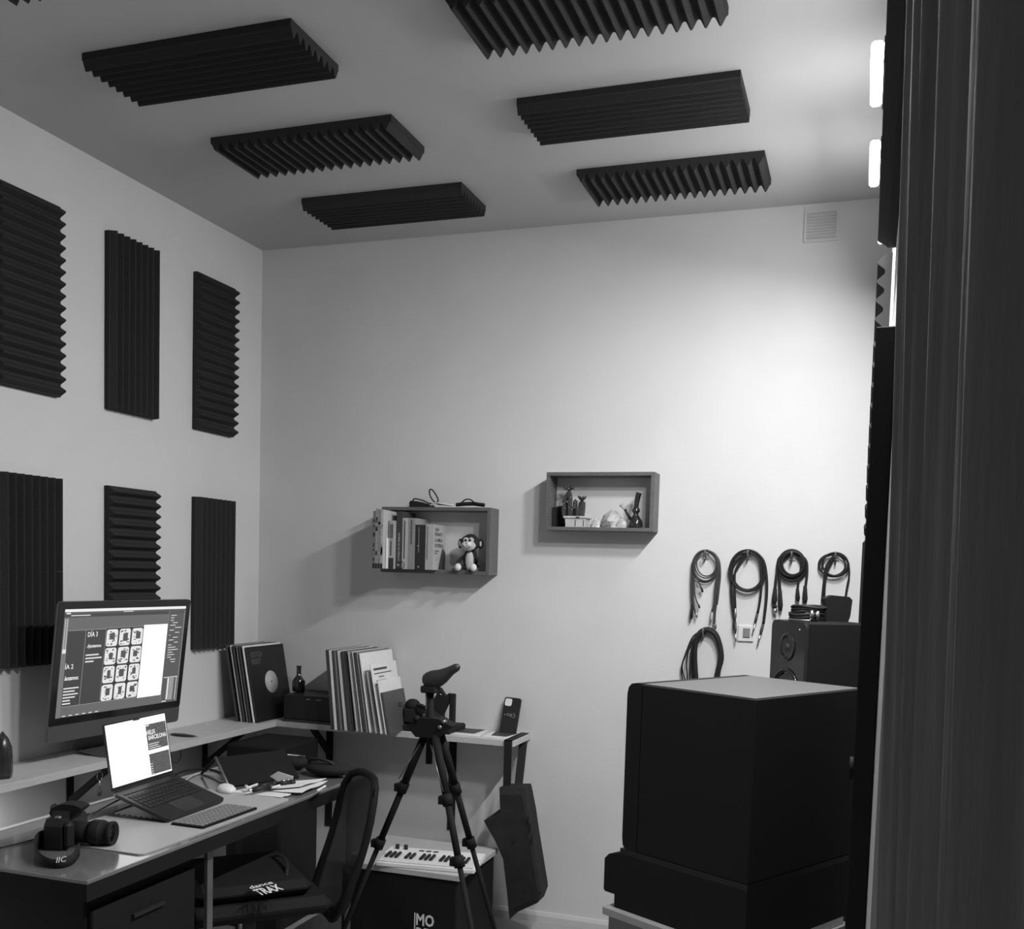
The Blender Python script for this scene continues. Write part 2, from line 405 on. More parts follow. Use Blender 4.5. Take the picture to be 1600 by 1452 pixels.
# ------------------------------------------------------------------ corner wall shelf on steel brackets
ZS = ZC-.714
t = thing('wall_shelf', 'pale L shaped wall shelf running round the room corner above the desk', 'shelf', (L, D, ZS))
part(MB().box(L+.002, -2.53, 1.5, 4.065, ZS-.026, ZS, bev=.001), 'board', shelfw, t)
part(MB().box(L+.002, -1.375, 4.067, D-.002, ZS-.026, ZS, bev=.001), 'board', shelfw, t)
def bracket(kind, s, hv=.36):
    b = MB(); zt = ZS-.027
    if kind == 'L':  # wall at x=L, position y=s
        b.box(L+.001, L+.005, s-.018, s+.018, zt-hv, zt); b.box(L+.001, L+.235, s-.015, s+.015, zt-.004, zt)
        b.prism([(L+.005, zt-.18), (L+.005, zt-.15), (L+.19, zt-.004), (L+.22, zt-.004)], s-.012, s+.012, axis='y')
    else:
        b.box(s-.018, s+.018, D-.005, D-.001, zt-hv, zt); b.box(s-.015, s+.015, D-.20, D-.001, zt-.004, zt)
        b.prism([(D-.005, zt-.16), (D-.005, zt-.13), (D-.15, zt-.004), (D-.18, zt-.004)], s-.012, s+.012, axis='x')
    part(b, 'bracket', blackm, t)
bracket('L', 3.05); bracket('L', 3.88); bracket('B', -2.38, .5); bracket('B', -1.745, .45); bracket('L', 1.7)

# unseen lamp bar added under the near shelf end to brighten wall and desk
ub = thing('added_shelf_lamp', 'slim fill lamp bar added under the near end of the left shelf, beyond the photo edge', 'lamp', (L+.1, 2.15, ZS-.03))
part(MB().box(L+.08, L+.12, 1.85, 2.45, ZS-.040, ZS-.027, bev=.002), 'housing', alum, ub)
ld = bpy.data.lights.new('added_shelf_light', 'AREA'); ld.shape = 'RECTANGLE'; ld.size = .03; ld.size_y = .55; ld.energy = K['shelf']
lo = bpy.data.objects.new('added_shelf_light', ld); C.objects.link(lo); lo.parent = ub; lo.location = (0, .05, -.014)

# ------------------------------------------------------------------ desk
ZD = .76
XF, XB_ = -1.80, -2.365
desk = thing('desk', 'long grey topped desk with black edge along the left wall', 'desk', (-2.08, 2.7, 0))
part(MB().box(XB_, XF, 2.03, 3.54, ZD-.012, ZD, bev=.002), 'desk_top', deskm, desk)
part(MB().box(XF-.02, XF-.001, 2.03, 3.54, ZD-.055, ZD-.012).box(XB_, XF-.02, 2.03, 2.05, ZD-.05, ZD-.012).box(XB_, XF-.02, 3.52, 3.54, ZD-.055, ZD-.012), 'apron', deep, desk)
for (x, y) in ((XF-.05, 2.58), (XB_+.02, 2.58), (XF-.05, 3.48), (XB_+.02, 3.48)):
    part(MB().box(x, x+.012, y, y+.028, .0, ZD-.055), 'leg', dsteel if x > -2 else black, desk)
cab = thing('pedestal_cabinet', 'black drawer pedestal under the near end of the desk', 'cabinet', (-2.08, 2.3, 0))
part(MB().box(-2.32, -1.86, 2.09, 2.54, .03, ZD-.066, bev=.004), 'body', deep, cab)
for k in range(3):
    dr = part(MB().box(-1.859, -1.845, 2.10, 2.53, .05+k*.205, .05+k*.205+.195, bev=.003), 'drawer', deep, cab)
    part(MB().box(-1.845, -1.835, 2.25, 2.38, .18+k*.205, .19+k*.205), 'handle', black, dr)
cpu = thing('computer_tower', 'black tower case under the desk behind the pale leg', 'computer', (-2.45, 2.75, 0))
part(MB().box(-2.66, -2.26, 2.64, 2.86, 0.02, .62, bev=.004), 'body', deep, cpu)
part(MB().box(-2.26, -2.25, 2.65, 2.85, .03, .61, bev=.003), 'front_panel', black, cpu)
part(MB().box(-2.64, -2.56, 2.66, 2.84, 0, .02), 'foot', rubber, cpu); part(MB().box(-2.36, -2.28, 2.66, 2.84, 0, .02), 'foot', rubber, cpu)
# desk mat
def rr(x0, x1, y0, y1, r, n=5):
    P = []
    for cx_, cy2, a0 in ((x1-r, y1-r, 0), (x0+r, y1-r, 90), (x0+r, y0+r, 180), (x1-r, y0+r, 270)):
        for i in range(n+1):
            a = math.radians(a0+90*i/n); P.append((cx_+r*math.cos(a), cy2+r*math.sin(a)))
    return P
tag(MB().prism(rr(-2.21, -1.825, 2.265, 3.03, .02), ZD+.0002, ZD+.004, axis='z').build('desk_mat', matm), 'large grey desk mat lying under the laptop', 'desk mat')

# ------------------------------------------------------------------ monitor (all in one computer) on the shelf
Mi = Matrix.Translation((-2.598, 3.087, -.635+ZC)) @ Matrix.Rotation(math.radians(85.98), 4, 'Z') @ Matrix.Rotation(math.radians(7.0), 4, 'X')
imac = thing('desktop_monitor', 'large aluminium desktop monitor on the left shelf showing a layout page', 'monitor', M=Mi)
Wm, Hm, ch = .65, .495, .062
def P_(b, name, m, par=None, label=None): return part(b, name, m, par or imac, False, label)
b = MB(); b.prism(rr(-Wm/2, Wm/2, 0, Hm, .014), .002, .012, axis='y'); b.prism(rr(-Wm/2+.03, Wm/2-.03, .04, Hm-.03, .05), .012, .03, axis='y')
P_(b, 'housing', alum)
P_(MB().prism(rr(-Wm/2+.001, Wm/2-.001, ch, Hm-.001, .010), -.0005, .002, axis='y'), 'bezel', blackg)
P_(MB().prism(rr(-Wm/2+.001, Wm/2-.001, .001, ch-.001, .012), .0, .002, axis='y'), 'chin', alum)
zb = -(Mi.translation.z-ZS)/math.cos(math.radians(7.0))
st = MB(); st.prism([(.028, .14), (.04, .14), (.12, zb+.006), (.12, zb), (.105, zb), (.10, zb+.006)], -.09, .09, axis='x')
st.box(-.095, .095, -.055, .12, zb, zb+.005, bev=.002)
P_(st, 'stand', alum)
sx0, sx1, sz0, sz1 = -Wm/2+.026, Wm/2-.026, ch+.026, Hm-.026
W2, H2 = sx1-sx0, sz1-sz0
scr = P_(MB().box(sx0, sx1, -.0012, -.0004, sz0, sz1), 'screen', emis(.14))
def ui(quads, name, m, dy=-.0016, par=None, o=(sx0, sz0, W2, H2)):
    b = MB()
    for u0, u1, v0, v1 in quads:
        b.box(o[0]+u0*o[2], o[0]+u1*o[2], dy-.0002, dy, o[1]+v0*o[3], o[1]+v1*o[3])
    return P_(b, name, m, par or scr)
ui([(0, 1, .974, 1)], 'menu_bar', emis(.85))
ui([(0, 1, .955, .974)], 'title_bar', emis(.10))
ui([(0, 1, .925, .955)], 'tab_bar', emis(.06))
ui([(0, .032, 0, .925)], 'tool_bar', emis(.18))
ui([(.035, .166, .104, .802), (.168, .322, .104, .802)], 'page', emis(.055))
ui([(.035, .322, .802, .806), (.1655, .168, .104, .802), (.322, .324, .104, .815), (.322, .633, .81, .814), (.035, .64, .098, .101)], 'guide_line', emis(.35), -.0018)
ui([(.324, .633, .104, .81)], 'photo_page', emis(.035), -.0016)
ui([(.635, .846, .088, .823)], 'white_page', emis(1.0, 1.15))
ui([(.848, 1, 0, .955)], 'side_panel', emis(.10))
ui([(.845, .85, .0, .955), (.99, 1, 0, .955)], 'panel_edge', emis(.2), -.0018)
# thumbnails: pale rounded frames with dark picture centres
b = MB(); bd = MB(); tw_, th_ = .090, .158
for r in range(4):
    for c in range(3):
        u0 = .330+c*.104; v0 = .634-r*.178; v1 = v0+.162
        if r == 3: v0 = .106
        X0, X1, Z0, Z1 = sx0+u0*W2, sx0+(u0+tw_)*W2, sz0+v0*H2, sz0+v1*H2
        b.prism(rr(X0, X1, Z0, Z1, .009), -.0021, -.0018, axis='y')
        for k in range(16):
            uu, vv = random.uniform(.06, .8), random.uniform(.05, .9)
            ww, hh = random.uniform(.04, .2), random.uniform(.02, .10)
            x = X0+uu*(X1-X0); z = Z0+vv*(Z1-Z0)*.95
            bd.box(x, min(x+ww*(X1-X0), X1-.002), -.0024, -.0021, z, min(z+hh*(Z1-Z0), Z1-.002))
        a_, c_ = random.uniform(.26, .38), random.uniform(.25, .4)
        bd.prism(rr(X0+a_*(X1-X0), X1-random.uniform(.2, .35)*(X1-X0), Z0+c_*(Z1-Z0), Z1-random.uniform(.2, .3)*(Z1-Z0), .003), -.0024, -.0021, axis='y')
P_(b, 'picture_frames', emis(.8), scr); P_(bd, 'picture_details', emis(.09), scr)
lines = []
def para(u, v, ws, h=.013, gap=.031):
    for i, w_ in enumerate(ws): lines.append((u, u+w_, v-i*gap-h, v-i*gap))
para(.181, .572, [.10, .125, .065])
para(.038, .275, [.112, .085, .11, .09, .055, .06], .012, .0285)
para(.012, .968, [.03]); para(.045, .945, [.145], .008); lines += [(.45, .53, .962, .968)]
lines += [(.045+.05*i, .07+.05*i, .008, .016) for i in range(6)]
for i, (a, w_) in enumerate([(.87, .05), (.868, .03), (.868, .028), (.89, .045), (.868, .05), (.915, .06), (.868, .04), (.92, .04), (.868, .01), (.905, .045), (.868, .045), (.92, .035), (.868, .03), (.868, .07), (.868, .095), (.868, .045), (.868, .065), (.87, .035), (.898, .05), (.91, .035)]):
    lines.append((a, a+w_, .905-i*.0255, .912-i*.0255))
for i in range(22): lines.append((.006, .013, .90-i*.0145, .907-i*.0145)); lines.append((.02, .028, .90-i*.0145, .907-i*.0145))
lines += [(.004, .03, .60, .635)]
for i in range(16): lines.append((.915, .955, .245-i*.0145, .250-i*.0145))
lines += [(.895, .91, .03, .255), (.86, .985, .26, .268), (.86, .90, .01, .02), (.975, .98, .02, .26)]
ui(lines, 'screen_text_lines', emis(.75), -.0020)
def stx(s, u, v, w_, h, bold=0, sh=0, o=(sx0, sz0, W2, H2), par=None, g_=.9):
    text('screen_text', s, emis(g_), par or scr, (o[0]+u*o[2], -.0022, o[1]+v*o[3]), (1, 0, 0), (0, 0, 1), w_*o[2], h*o[3], bold, False, None, sh)
stx('DÍA 3', .184, .737, .074, .058, .01); stx('Ajustamos.', .184, .625, .112, .042, .02, .3)
stx('ÍA 2', .036, .45, .06, .055, .01); stx('lanzamos.', .038, .345, .105, .04, .02, .3)

# ------------------------------------------------------------------ laptop on a folding stand
lt = thing('laptop', 'open black laptop propped up in front of the monitor, bright screen', 'laptop', (-2.18, 2.72, .84))
hl, hr = Vector((-2.178, 2.565, ZC-.719)), Vector((-2.184, 2.868, ZC-.715))
nl, nr = Vector((-1.975, 2.571, ZC-.784)), Vector((-1.982, 2.875, ZC-.781))
ex = (hr-hl).normalized(); ey = (hl-nl).normalized(); ez = ex.cross(ey).normalized(); ey = ez.cross(ex)
Mb = Matrix(((ex.x, ey.x, ez.x, nl.x), (ex.y, ey.y, ez.y, nl.y), (ex.z, ey.z, ez.z, nl.z), (0, 0, 0, 1)))
Wl, Dl = .304, .214
base = part(MB().prism(rr(0, Wl, 0, Dl, .012), -.010, 0, Mb, axis='z'), 'base', mat('laptop_case', .014, .35, metal=.3, noise=.05, nscale=80), lt)
kb = MB()
for r in range(6):
    n = 14; h = .0135 if r else .007
    for c in range(n):
        if r == 5 and 4 <= c <= 8:
            if c == 4: kb.box(.018+4*.0193, .018+9*.0193-.003, .084, .098, .0003, .0014, Mb)
            continue
        y = Dl-.028-r*.0182
        kb.box(.018+c*.0193, .018+c*.0193+.0163, y-h, y, .0003, .0014, Mb)
part(kb, 'keyboard', black, base)
part(MB().box(.095, .21, .006, .076, .0002, .0006, Mb), 'trackpad', blackg, base)
tl, tr_ = Vector((-2.210, 2.568, ZC-.508)), Vector((-2.222, 2.870, ZC-.513))
lz = (tl-hl).normalized(); lx = ex; ly = lz.cross(lx); lz = lx.cross(ly)
Ml = Matrix(((lx.x, ly.x, lz.x, hl.x), (lx.y, ly.y, lz.y, hl.y), (lx.z, ly.z, lz.z, hl.z), (0, 0, 0, 1)))
# orient so that local -y looks at the keyboard side
Hl = (tl-hl).length
sgn = 1 if ly.dot(Vector((-1, 0, 0))) > 0 else -1
lid = part(MB().prism(rr(0, Wl, 0.002, Hl, .008), 0, sgn*.005, Ml, axis='y'), 'lid', MT['laptop_case'], lt)
def lq(qs, name, m, e, par): 
    b = MB()
    for u0, u1, v0, v1 in qs:
        a, c = sorted((-sgn*e, -sgn*(e+.0002)))
        b.box(.005+u0*(Wl-.010), .005+u1*(Wl-.010), a, c, .013+v0*(Hl-.018), .013+v1*(Hl-.018), Ml)
    return part(b, name, m, par)
ls = lq([(0, 1, 0, 1)], 'screen', emis(1.0, 1.5), .0006, lid)
lq([(.45, .56, .982, 1)], 'camera_notch', blackg, .0010, ls)
lq([(.012, .44, .972, .976), (.6, .98, .972, .976)], 'menu_text', emis(.3), .0010, ls)
def photo_mat(n, sc):
    if n in MT: return MT[n]
    m = emis(.05).copy(); m.name = n; nt = m.node_tree
    ns = [q for q in nt.nodes if q.type == 'TEX_NOISE'][0]; ns.inputs['Scale'].default_value = sc; ns.inputs['Detail'].default_value = 6
    r = [q for q in nt.nodes if q.type == 'MAP_RANGE'][0]; r.inputs['From Min'].default_value = .4; r.inputs['From Max'].default_value = .65
    r.inputs['To Min'].default_value = .015; r.inputs['To Max'].default_value = .2; MT[n] = m; return m
lq([(.64, .992, .44, .877)], 'city_photo', photo_mat('city_picture', 30), .0010, ls)
lq([(.64, .992, .026, .376)], 'street_photo', photo_mat('street_picture', 45), .0010, ls)
lq([(.64, .70, .845, .865)]+[(.655, .655+w_, .545-i*.035-.012, .545-i*.035) for i, w_ in enumerate((.18, .16, .20))]+[(.65, .68, .20-i*.04, .212-i*.04) for i in range(5)], 'caption_lines', emis(.8), .0014, ls)
def ltx(s, u, v, w_, h):
    o = Ml @ Vector((.005+u*(Wl-.01), -sgn*.0016, .013+v*(Hl-.018)))
    text('screen_text', s, emis(.95), ls, o, lx, lz, w_*(Wl-.01), h*(Hl-.018), .02)
ltx('HELIX', .645, .70, .15, .075); ltx('BARCELONA', .665, .61, .31, .075)
# stand
ls_ = thing('laptop_stand', 'thin folding dark metal stand holding the laptop up', 'laptop stand', (-2.15, 2.7, ZD))
b = MB(); zz = ZD+.007
for yy in (2.60, 2.83):
    b.tube([(-2.16, yy, ZC-.742), (-2.02, yy, ZC-.790+.0)], .003, 6)
a1 = at(168, 1273, 'Z', zz)
b2 = MB(); b2.tube([(-2.165, 2.585, ZC-.742), at(144, 1272, 'Z', zz)], .0028, 6); b2.tube([(-2.12, 2.63, ZC-.755), a1], .0028, 6)
b2.tube([(-2.17, 2.845, ZC-.742), (-2.29, 2.80, zz)], .0028, 6)
b3 = MB(); p2 = at(256, 1284, 'Z', zz); b3.tube([a1, p2], .004, 6)
for k in range(8):
    q = a1.lerp(p2, .1+.1*k); b3.box(q.x-.003, q.x+.003, q.y-.002, q.y+.002, q.z, q.z+.007)
part(b, 'tray_arm', blackmetal, ls_); part(b2, 'leg', blackmetal, ls_); part(b3, 'toothed_bar', blackmetal, ls_)
# wireless keyboard
ka, kb2 = at(281, 1286, 'Z', ZD+.008), at(317, 1294, 'Z', ZD+.008); kc = at(403, 1263, 'Z', ZD+.008)
kx = (kc-kb2).normalized(); kyv = Vector((-kx.y, kx.x, 0)); kw, kd = (kc-kb2).length, .118
Mk = Matrix(((kx.x, kyv.x, 0, kb2.x), (kx.y, kyv.y, 0, kb2.y), (0, 0, 1, ZD+.0042), (0, 0, 0, 1)))
kt = thing('wireless_keyboard', 'slim grey wireless keyboard at the front edge of desk below laptop', 'keyboard', M=Mk)
part(MB().prism(rr(0, kw, 0, kd, .008), 0, .006, axis='z'), 'case', deep, kt, False)
kb = MB()
for r in range(6):
    for c in range(15):
        wk = (kw-.012)/15; hk = (kd-.012)/6
        kb.box(.006+c*wk+.0022, .006+(c+1)*wk-.0022, .006+r*hk+.0028, .006+(r+1)*hk-.0028, .006, .0085)
part(kb, 'keys', mat('key_cap', .26, .4, noise=.05), kt, False)
# mouse
mp = at(354, 1234, 'Z', ZD+.01)
b = MB(); b.ball((0, 0, .008), .03, .052, .018, TR((mp.x-.0, mp.y, ZD+.004), .9)); 
ms = thing('computer_mouse', 'low white mouse beside the laptop corner on the desk', 'mouse', (mp.x, mp.y, ZD)); part(b, 'shell', white, ms)

# ------------------------------------------------------------------ photo camera with strap on the desk near edge
cb = at(105, 1322, 'Z', ZD); cmT = TR((cb.x-.01, cb.y+.01, ZD), math.radians(-62))
# local: lens towards -y
ld = (at(180, 1318, 'Z', ZD)-at(112, 1322, 'Z', ZD)).normalized(); ang = math.atan2(ld.y, ld.x)+math.pi/2
cmT = TR((cb.x-.012, cb.y+.015, ZD), ang-.42) @ Matrix.Scale(1.12, 4)
cm = thing('photo_camera', 'black camera with long lens lying on desk near its left corner', 'camera', M=cmT)
b = MB(); b.prism([(-.062, .0), (.062, 0), (.066, .012), (.066, .062), (.05, .074), (.03, .076), (.018, .098), (-.018, .098), (-.032, .076), (-.055, .076), (-.066, .060), (-.066, .01)], -.018, .026, axis='y')
part(b, 'body', black, cm, False)
part(MB().prism([(.030, .068), (.036, .084), (.026, .098), (.006, .106), (-.026, .106), (-.046, .099), (-.044, .093), (-.026, .078), (-.02, .068)], -.023, .023, axis='x'), 'viewfinder', blackm, cm, False)
part(MB().lathe([(.014, 0), (.012, .006)], Matrix.Translation((0, .034, .088)) @ Matrix.Rotation(-math.pi/2, 4, 'X'), 14), 'eyecup', rubber, cm, False)
part(MB().box(-.062, -.036, -.040, -.016, .006, .070, bev=.008), 'grip', rubber, cm, False)
RL = Matrix.Translation((0, 0, .033)) @ Matrix.Rotation(math.pi/2, 4, 'X')
ln = part(MB().lathe([(.024, .016), (.027, .02), (.027, .052), (.025, .054), (.025, .060), (.030, .062), (.031, .095), (.028, .097), (.028, .110), (.030, .111), (.0305, .119), (.026, .121), (.022, .112)], RL, 28), 'lens', blackm, cm, False)
part(MB().lathe([(.0315, .066), (.0325, .068), (.0325, .09), (.0315, .092)], RL, 28), 'focus_ring', rubber, ln, False)
part(MB().lathe([(.001, .112), (.022, .111), (.023, .1125)], RL, 20), 'front_glass', blackg, ln, False)
part(MB().lathe([(.011, 0), (.011, .007), (.009, .009)], TR((.045, .004, .072)), 18), 'dial', steel, cm, False)
part(MB().lathe([(.008, 0), (.008, .005), (.006, .006)], TR((-.045, .0, .076)), 14), 'shutter_button', dsteel, cm, False)
# strap: a band standing on its edge in a loop
sl = thing('camera_strap', 'wide black strap curled up on its edge beside the camera, pale letters', 'strap', at(80, 1345, 'Z', ZD))
ctr = [at(x, y, 'Z', ZD) for x, y in ((104, 1330), (75, 1322), (58, 1330), (54, 1343), (66, 1354), (90, 1358), (112, 1352), (124, 1338))]
pts = spline([p+Vector((0, 0, 0)) for p in ctr], 7); b = MB(); v = []; f = []
for i, p in enumerate(pts):
    nrm = (pts[min(i+1, len(pts)-1)]-pts[max(0, i-1)]).normalized(); q = Vector((-nrm.y, nrm.x, 0))*.0012
    hgt = .036+.012*math.sin(i*.13)
    v += [p-q+Vector((0, 0, .0005)), p+q+Vector((0, 0, .0005)), p+q*1.2+Vector((0, 0, hgt)), p-q*1.2+Vector((0, 0, hgt))]
for i in range(len(pts)-1):
    a = i*4
    for k in range(4): f.append((a+k, a+(k+1) % 4, a+4+(k+1) % 4, a+4+k))
f += [(0, 1, 2, 3), (len(v)-4, len(v)-3, len(v)-2, len(v)-1)]
part(b.add(v, f, None, True), 'band', blackm, sl)
pa, pb = pts[34], pts[39]; xd = (pb-pa).normalized(); out = Vector((xd.y, -xd.x, 0))
text('lettering', 'IIC', white, sl, pa+out*.006+Vector((0, 0, .017)), xd, (0, 0, 1), .026, .015, .01, shear=.2)
# thin cable from strap along desk
b = MB(); b.tube(spline([at(0, 1325, 'Z', ZD+.003), at(30, 1318, 'Z', ZD+.003), at(62, 1309, 'Z', ZD+.003), at(100, 1290, 'Z', ZD+.003), at(140, 1272, 'Z', ZD+.003)], 6), .0022, 6)
tag(b.build('cable', rubber), 'thin black cable lying across the back of the desk left of camera', 'cable')

# ------------------------------------------------------------------ papers, pens and dark gear on the far part of the desk
def sheet(px, z, m, name, label, cat, group=None, curl=0):
    P = [at(x, y, 'Z', z) for x, y in px]; b = MB(); n = 6; v = []; f = []
    for j in range(n+1):
        for i in range(n+1):
            u, w_ = i/n, j/n
            p = (P[0]*(1-u)+P[1]*u)*(1-w_)+(P[3]*(1-u)+P[2]*u)*w_
            v.append(p+Vector((0, 0, curl*(u*u)*(1+.5*math.sin(w_*7)))))
    nn = len(v); v += [p+Vector((0, 0, .0015)) for p in v[:nn]]
    for j in range(n):
        for i in range(n):
            a = j*(n+1)+i; f.append((a, a+n+1, a+n+2, a+1)); f.append((nn+a, nn+a+1, nn+a+n+2, nn+a+n+1))
    bd_ = [i for i in range(n+1)]+[(j+1)*(n+1)-1 for j in range(1, n+1)]+[n*(n+1)+i for i in range(n-1, -1, -1)]+[j*(n+1) for j in range(n-1, 0, -1)]
    for a, c in zip(bd_, bd_[1:]+bd_[:1]): f.append((a, c, nn+c, nn+a))
    b.add(v, f); return tag(b.build(name, m), label, cat, group)
sheet([(344, 1243), (405, 1262), (446, 1245), (385, 1234)], ZD+.0005, lgrey, 'folder', 'grey card folder at the front edge of desk right of keyboard', 'folder')
sheet([(360, 1238), (440, 1248), (455, 1243), (382, 1233)], ZD+.003, paper, 'paper_sheet', 'white sheet of paper nearest the laptop on the desk', 'paper', curl=.003)
sheet([(415, 1236), (472, 1242), (512, 1224), (425, 1230)], ZD+.006, paper, 'magazine', 'open pale magazine spread at the far corner of the desk', 'magazine', curl=.006)
sheet([(410, 1234), (470, 1231), (510, 1219), (440, 1222)], ZD+.014, paper, 'paper_sheet', 'curling sheet of paper lying on the magazine', 'paper', curl=.004)
q = at(430, 1216, 'Z', ZD+.015)
b = MB(); b.prism([(q.x-.05, ZD+.002), (q.x+.01, ZD+.04), (q.x+.075, ZD+.028), (q.x+.07, ZD+.002)], q.y+.0, q.y+.003, axis='y')
tag(b.build('paper_sheet', white), 'crumpled white paper peak standing behind dark pens', 'paper')
pens = [((385, 1232), (402, 1226), white), ((388, 1236), (407, 1231), steel), ((384, 1228), (390, 1232), white), ((396, 1235), (428, 1228), black), ((405, 1229), (432, 1224), black), ((425, 1231), (437, 1228), white), ((496, 1236), (508, 1229), white), ((440, 1221), (452, 1219), steel), ((436, 1225), (460, 1222), black)]
pl = ['white pen nearest the mouse on the desk', 'metal pen lying beside the mouse end of the papers', 'short white pen stub standing off the pens', 'thick black marker in front of the crumpled paper', 'thick black marker behind another in front of crumpled paper', 'small white pen cap beside black markers', 'white lighter at the right end of the magazine', 'metal pen at the back of the papers', 'black marker at the back of the papers']
for (a, c, m), lb in zip(pens, pl):
    A_, B_ = at(*a, 'Z', ZD+.022), at(*c, 'Z', ZD+.022); r = .009 if m is black else .0045
    p = thing('pen', lb, 'pen', A_, group='pens and markers on the desk')
    part(MB().cyl(A_, A_.lerp(B_, .7), r, 8), 'barrel', m, p); part(MB().cyl(A_.lerp(B_, .7), B_, r*1.1, 8), 'cap', m, p)
# tilted black device with pale edge
A0, A1 = at(358, 1229, 'Z', ZD+.008), at(338, 1184, 'X', at(358, 1229, 'Z', ZD).x-.10)
tb = thing('tilted_screen', 'black flat device leaning back on the desk under the corner shelf, pale left edge', 'device', A0)
w0 = Vector((.13, .26, 0)); B0 = A0+w0; B1 = A1+w0; nv = (A1-A0).cross(w0).normalized()*.012
b = MB(); b.add([A0, B0, B1, A1, A0+nv, B0+nv, B1+nv, A1+nv], [(0, 1, 2, 3), (7, 6, 5, 4), (0, 4, 5, 1), (1, 5, 6, 2), (2, 6, 7, 3), (3, 7, 4, 0)])
part(b, 'panel', deep, tb)
part(MB().tube([A0-w0*.01, A1-w0*.01], .006, 8), 'edge_trim', alum, tb)
part(MB().tube([A1, Vector((A1.x-.10, A1.y+.05, ZD+.008))], .005, 6).tube([B1, Vector((B1.x-.10, B1.y+.05, ZD+.008))], .005, 6), 'rear_leg', blackm, tb)
# black bag / box behind it, under the shelf corner
bx_ = thing('equipment_box', 'black equipment box pushed back on desk under the shelf corner', 'box', (-2.25, 3.75, ZD))
part(MB().box(-2.55, -2.28, 3.70, 4.02, ZS-.30, ZS-.05, bev=.01), 'case', deep, bx_)
part(MB().box(-2.55, -2.28, 3.70, 4.02, 0, .545, bev=.01), 'pedestal', blackm, bx_)
bg = thing('black_bag', 'slumped black bag on the far end of the desk', 'bag', (-2.1, 3.5, ZD))
b = MB(); b.ball((-2.09, 3.485, ZD+.032), .060, .048, .0315); b.ball((-1.91, 3.45, ZD+.028), .10, .07, .0275); part(b, 'body', blackm, bg)
part(MB().tube(spline([(-2.0, 3.45, ZD+.045), (-1.97, 3.42, ZD+.065), (-1.90, 3.41, ZD+.065), (-1.87, 3.43, ZD+.04)], 5), .006, 6), 'handle', rubber, bg)
part(MB().box(-2.13, -2.03, 3.466, 3.472, ZD+.060, ZD+.064), 'zip', steel, bg)
def dcable(px, z, r, label, m=rubber):
    b = MB(); b.tube(spline([at(x, y, 'Z', z) for x, y in px], 6), r, 6); tag(b.build('cable', m), label, 'cable')
dcable([(268, 1212), (300, 1202), (330, 1203), (345, 1208)], ZD+.003, .004, 'thick dark cable curving behind the laptop towards the bracket')
dcable([(290, 1219), (310, 1209), (330, 1214), (345, 1221), (356, 1222)], ZD+.004, .0035, 'pale looped cable between laptop and tilted black device', lgrey)
b = MB(); b.tube(spline([at(282, 1172, 'X', -2.60), at(282, 1184, 'X', -2.60), at(276, 1192, 'X', -2.62), at(266, 1190, 'X', -2.64)], 6), .0015, 6)
tag(b.build('cable', rubber), 'hair thin cable loop hanging below the shelf right of laptop', 'cable')
# keyring
xk = -2.60
kr = thing('keyring', 'key ring with round fob hanging from the shelf bracket left of laptop', 'keyring', at(155, 1203, 'X', xk))
c0 = at(156, 1213, 'X', xk); b = MB()
b.tube([c0+Vector((0, .014*math.cos(a*math.pi/8), .017*math.sin(a*math.pi/8))) for a in range(16)], .0012, 6, closed=True); part(b, 'ring', steel, kr)
part(MB().tube([at(155.5, 1219, 'X', xk), at(155.5, 1233, 'X', xk)], .0018, 6), 'chain', steel, kr)
part(MB().ball(at(155.5, 1238, 'X', xk), .006, .012, .016), 'fob', dgrey, kr)

# ------------------------------------------------------------------ things on the left shelf
q = at(4, 1216, 'Z', ZS)
ob = thing('obelisk', 'dark pointed crystal tower on the shelf at the left photo edge', 'ornament', (q.x, q.y, ZS))
part(MB().lathe([(.028, 0), (.032, .02), (.031, .06), (.029, .10), (.018, .13), (.002, .152)], TR((q.x, q.y, ZS)), 6), 'shaft', mat('dark_stone', .03, .25, noise=.4, nscale=25), ob)
b = MB(); qa, qb = at(266, 1147, 'Z', ZS+.006), at(309, 1151, 'Z', ZS+.006); b.tube([qa, qa.lerp(qb, .12), qa.lerp(qb, .5), qa.lerp(qb, .85), qb], [.003, .011, .014, .007, .001], 10, flat=.45)
tag(b.build('slim_case', dgrey), 'slim dark leaf shaped case lying on shelf right of the monitor', 'case')

# records
REC = .352
def record(px, pytop_shift, label, m, thick=.006, x_shift=0, grp=None, yf=3.955, name='record_sleeve', h=REC, dpt=.315, tilt=None, mname='sleeve', zoff=0):
    p = at(px, 1130, 'Y', yf)
    M = Matrix.Translation((p.x, yf, ZS+.001+zoff)) @ Matrix.Rotation(-math.radians(tilt), 4, 'Y')
    t = thing(name, label, 'record' if name == 'record_sleeve' else name.split('_')[-1], M=M, group=grp)
    part(MB().box(-thick, 0, 0, dpt, 0, h, bev=.0008), mname, m, t, False)
    return t
gl = 'records leaning in the left stack'
lbl = ['black', 'pale', 'dark', 'grey', 'white']
spec = [(371, dgrey, 'black record sleeve at the far left of the left stack'), (377.5, lgrey, 'pale edged record sleeve second from left in the left stack'), (382.5, dgrey, 'dark record sleeve third from left in the left stack'),
        (387, mgrey, 'grey edged record sleeve fourth from left in the left stack'), (391.5, dgrey, 'dark record sleeve behind the white bordered one, left stack'), (396.5, white, 'white inner sleeve showing as a border round the front black record')]
for px, m, lb in spec: record(px, 0, lb, m, .007 if m is dgrey else .004, grp=gl, tilt=10.5)
fr = record(400.5, 0, 'front black record sleeve with round white centre label, left stack', mat('sleeve_black', .012, .5, noise=.1), .006, grp=gl, tilt=10.5, h=REC-.006, dpt=.31)
fr.location.y += .006; WM[fr.name] = fr.matrix_basis.copy()
M_ = WM[fr.name]
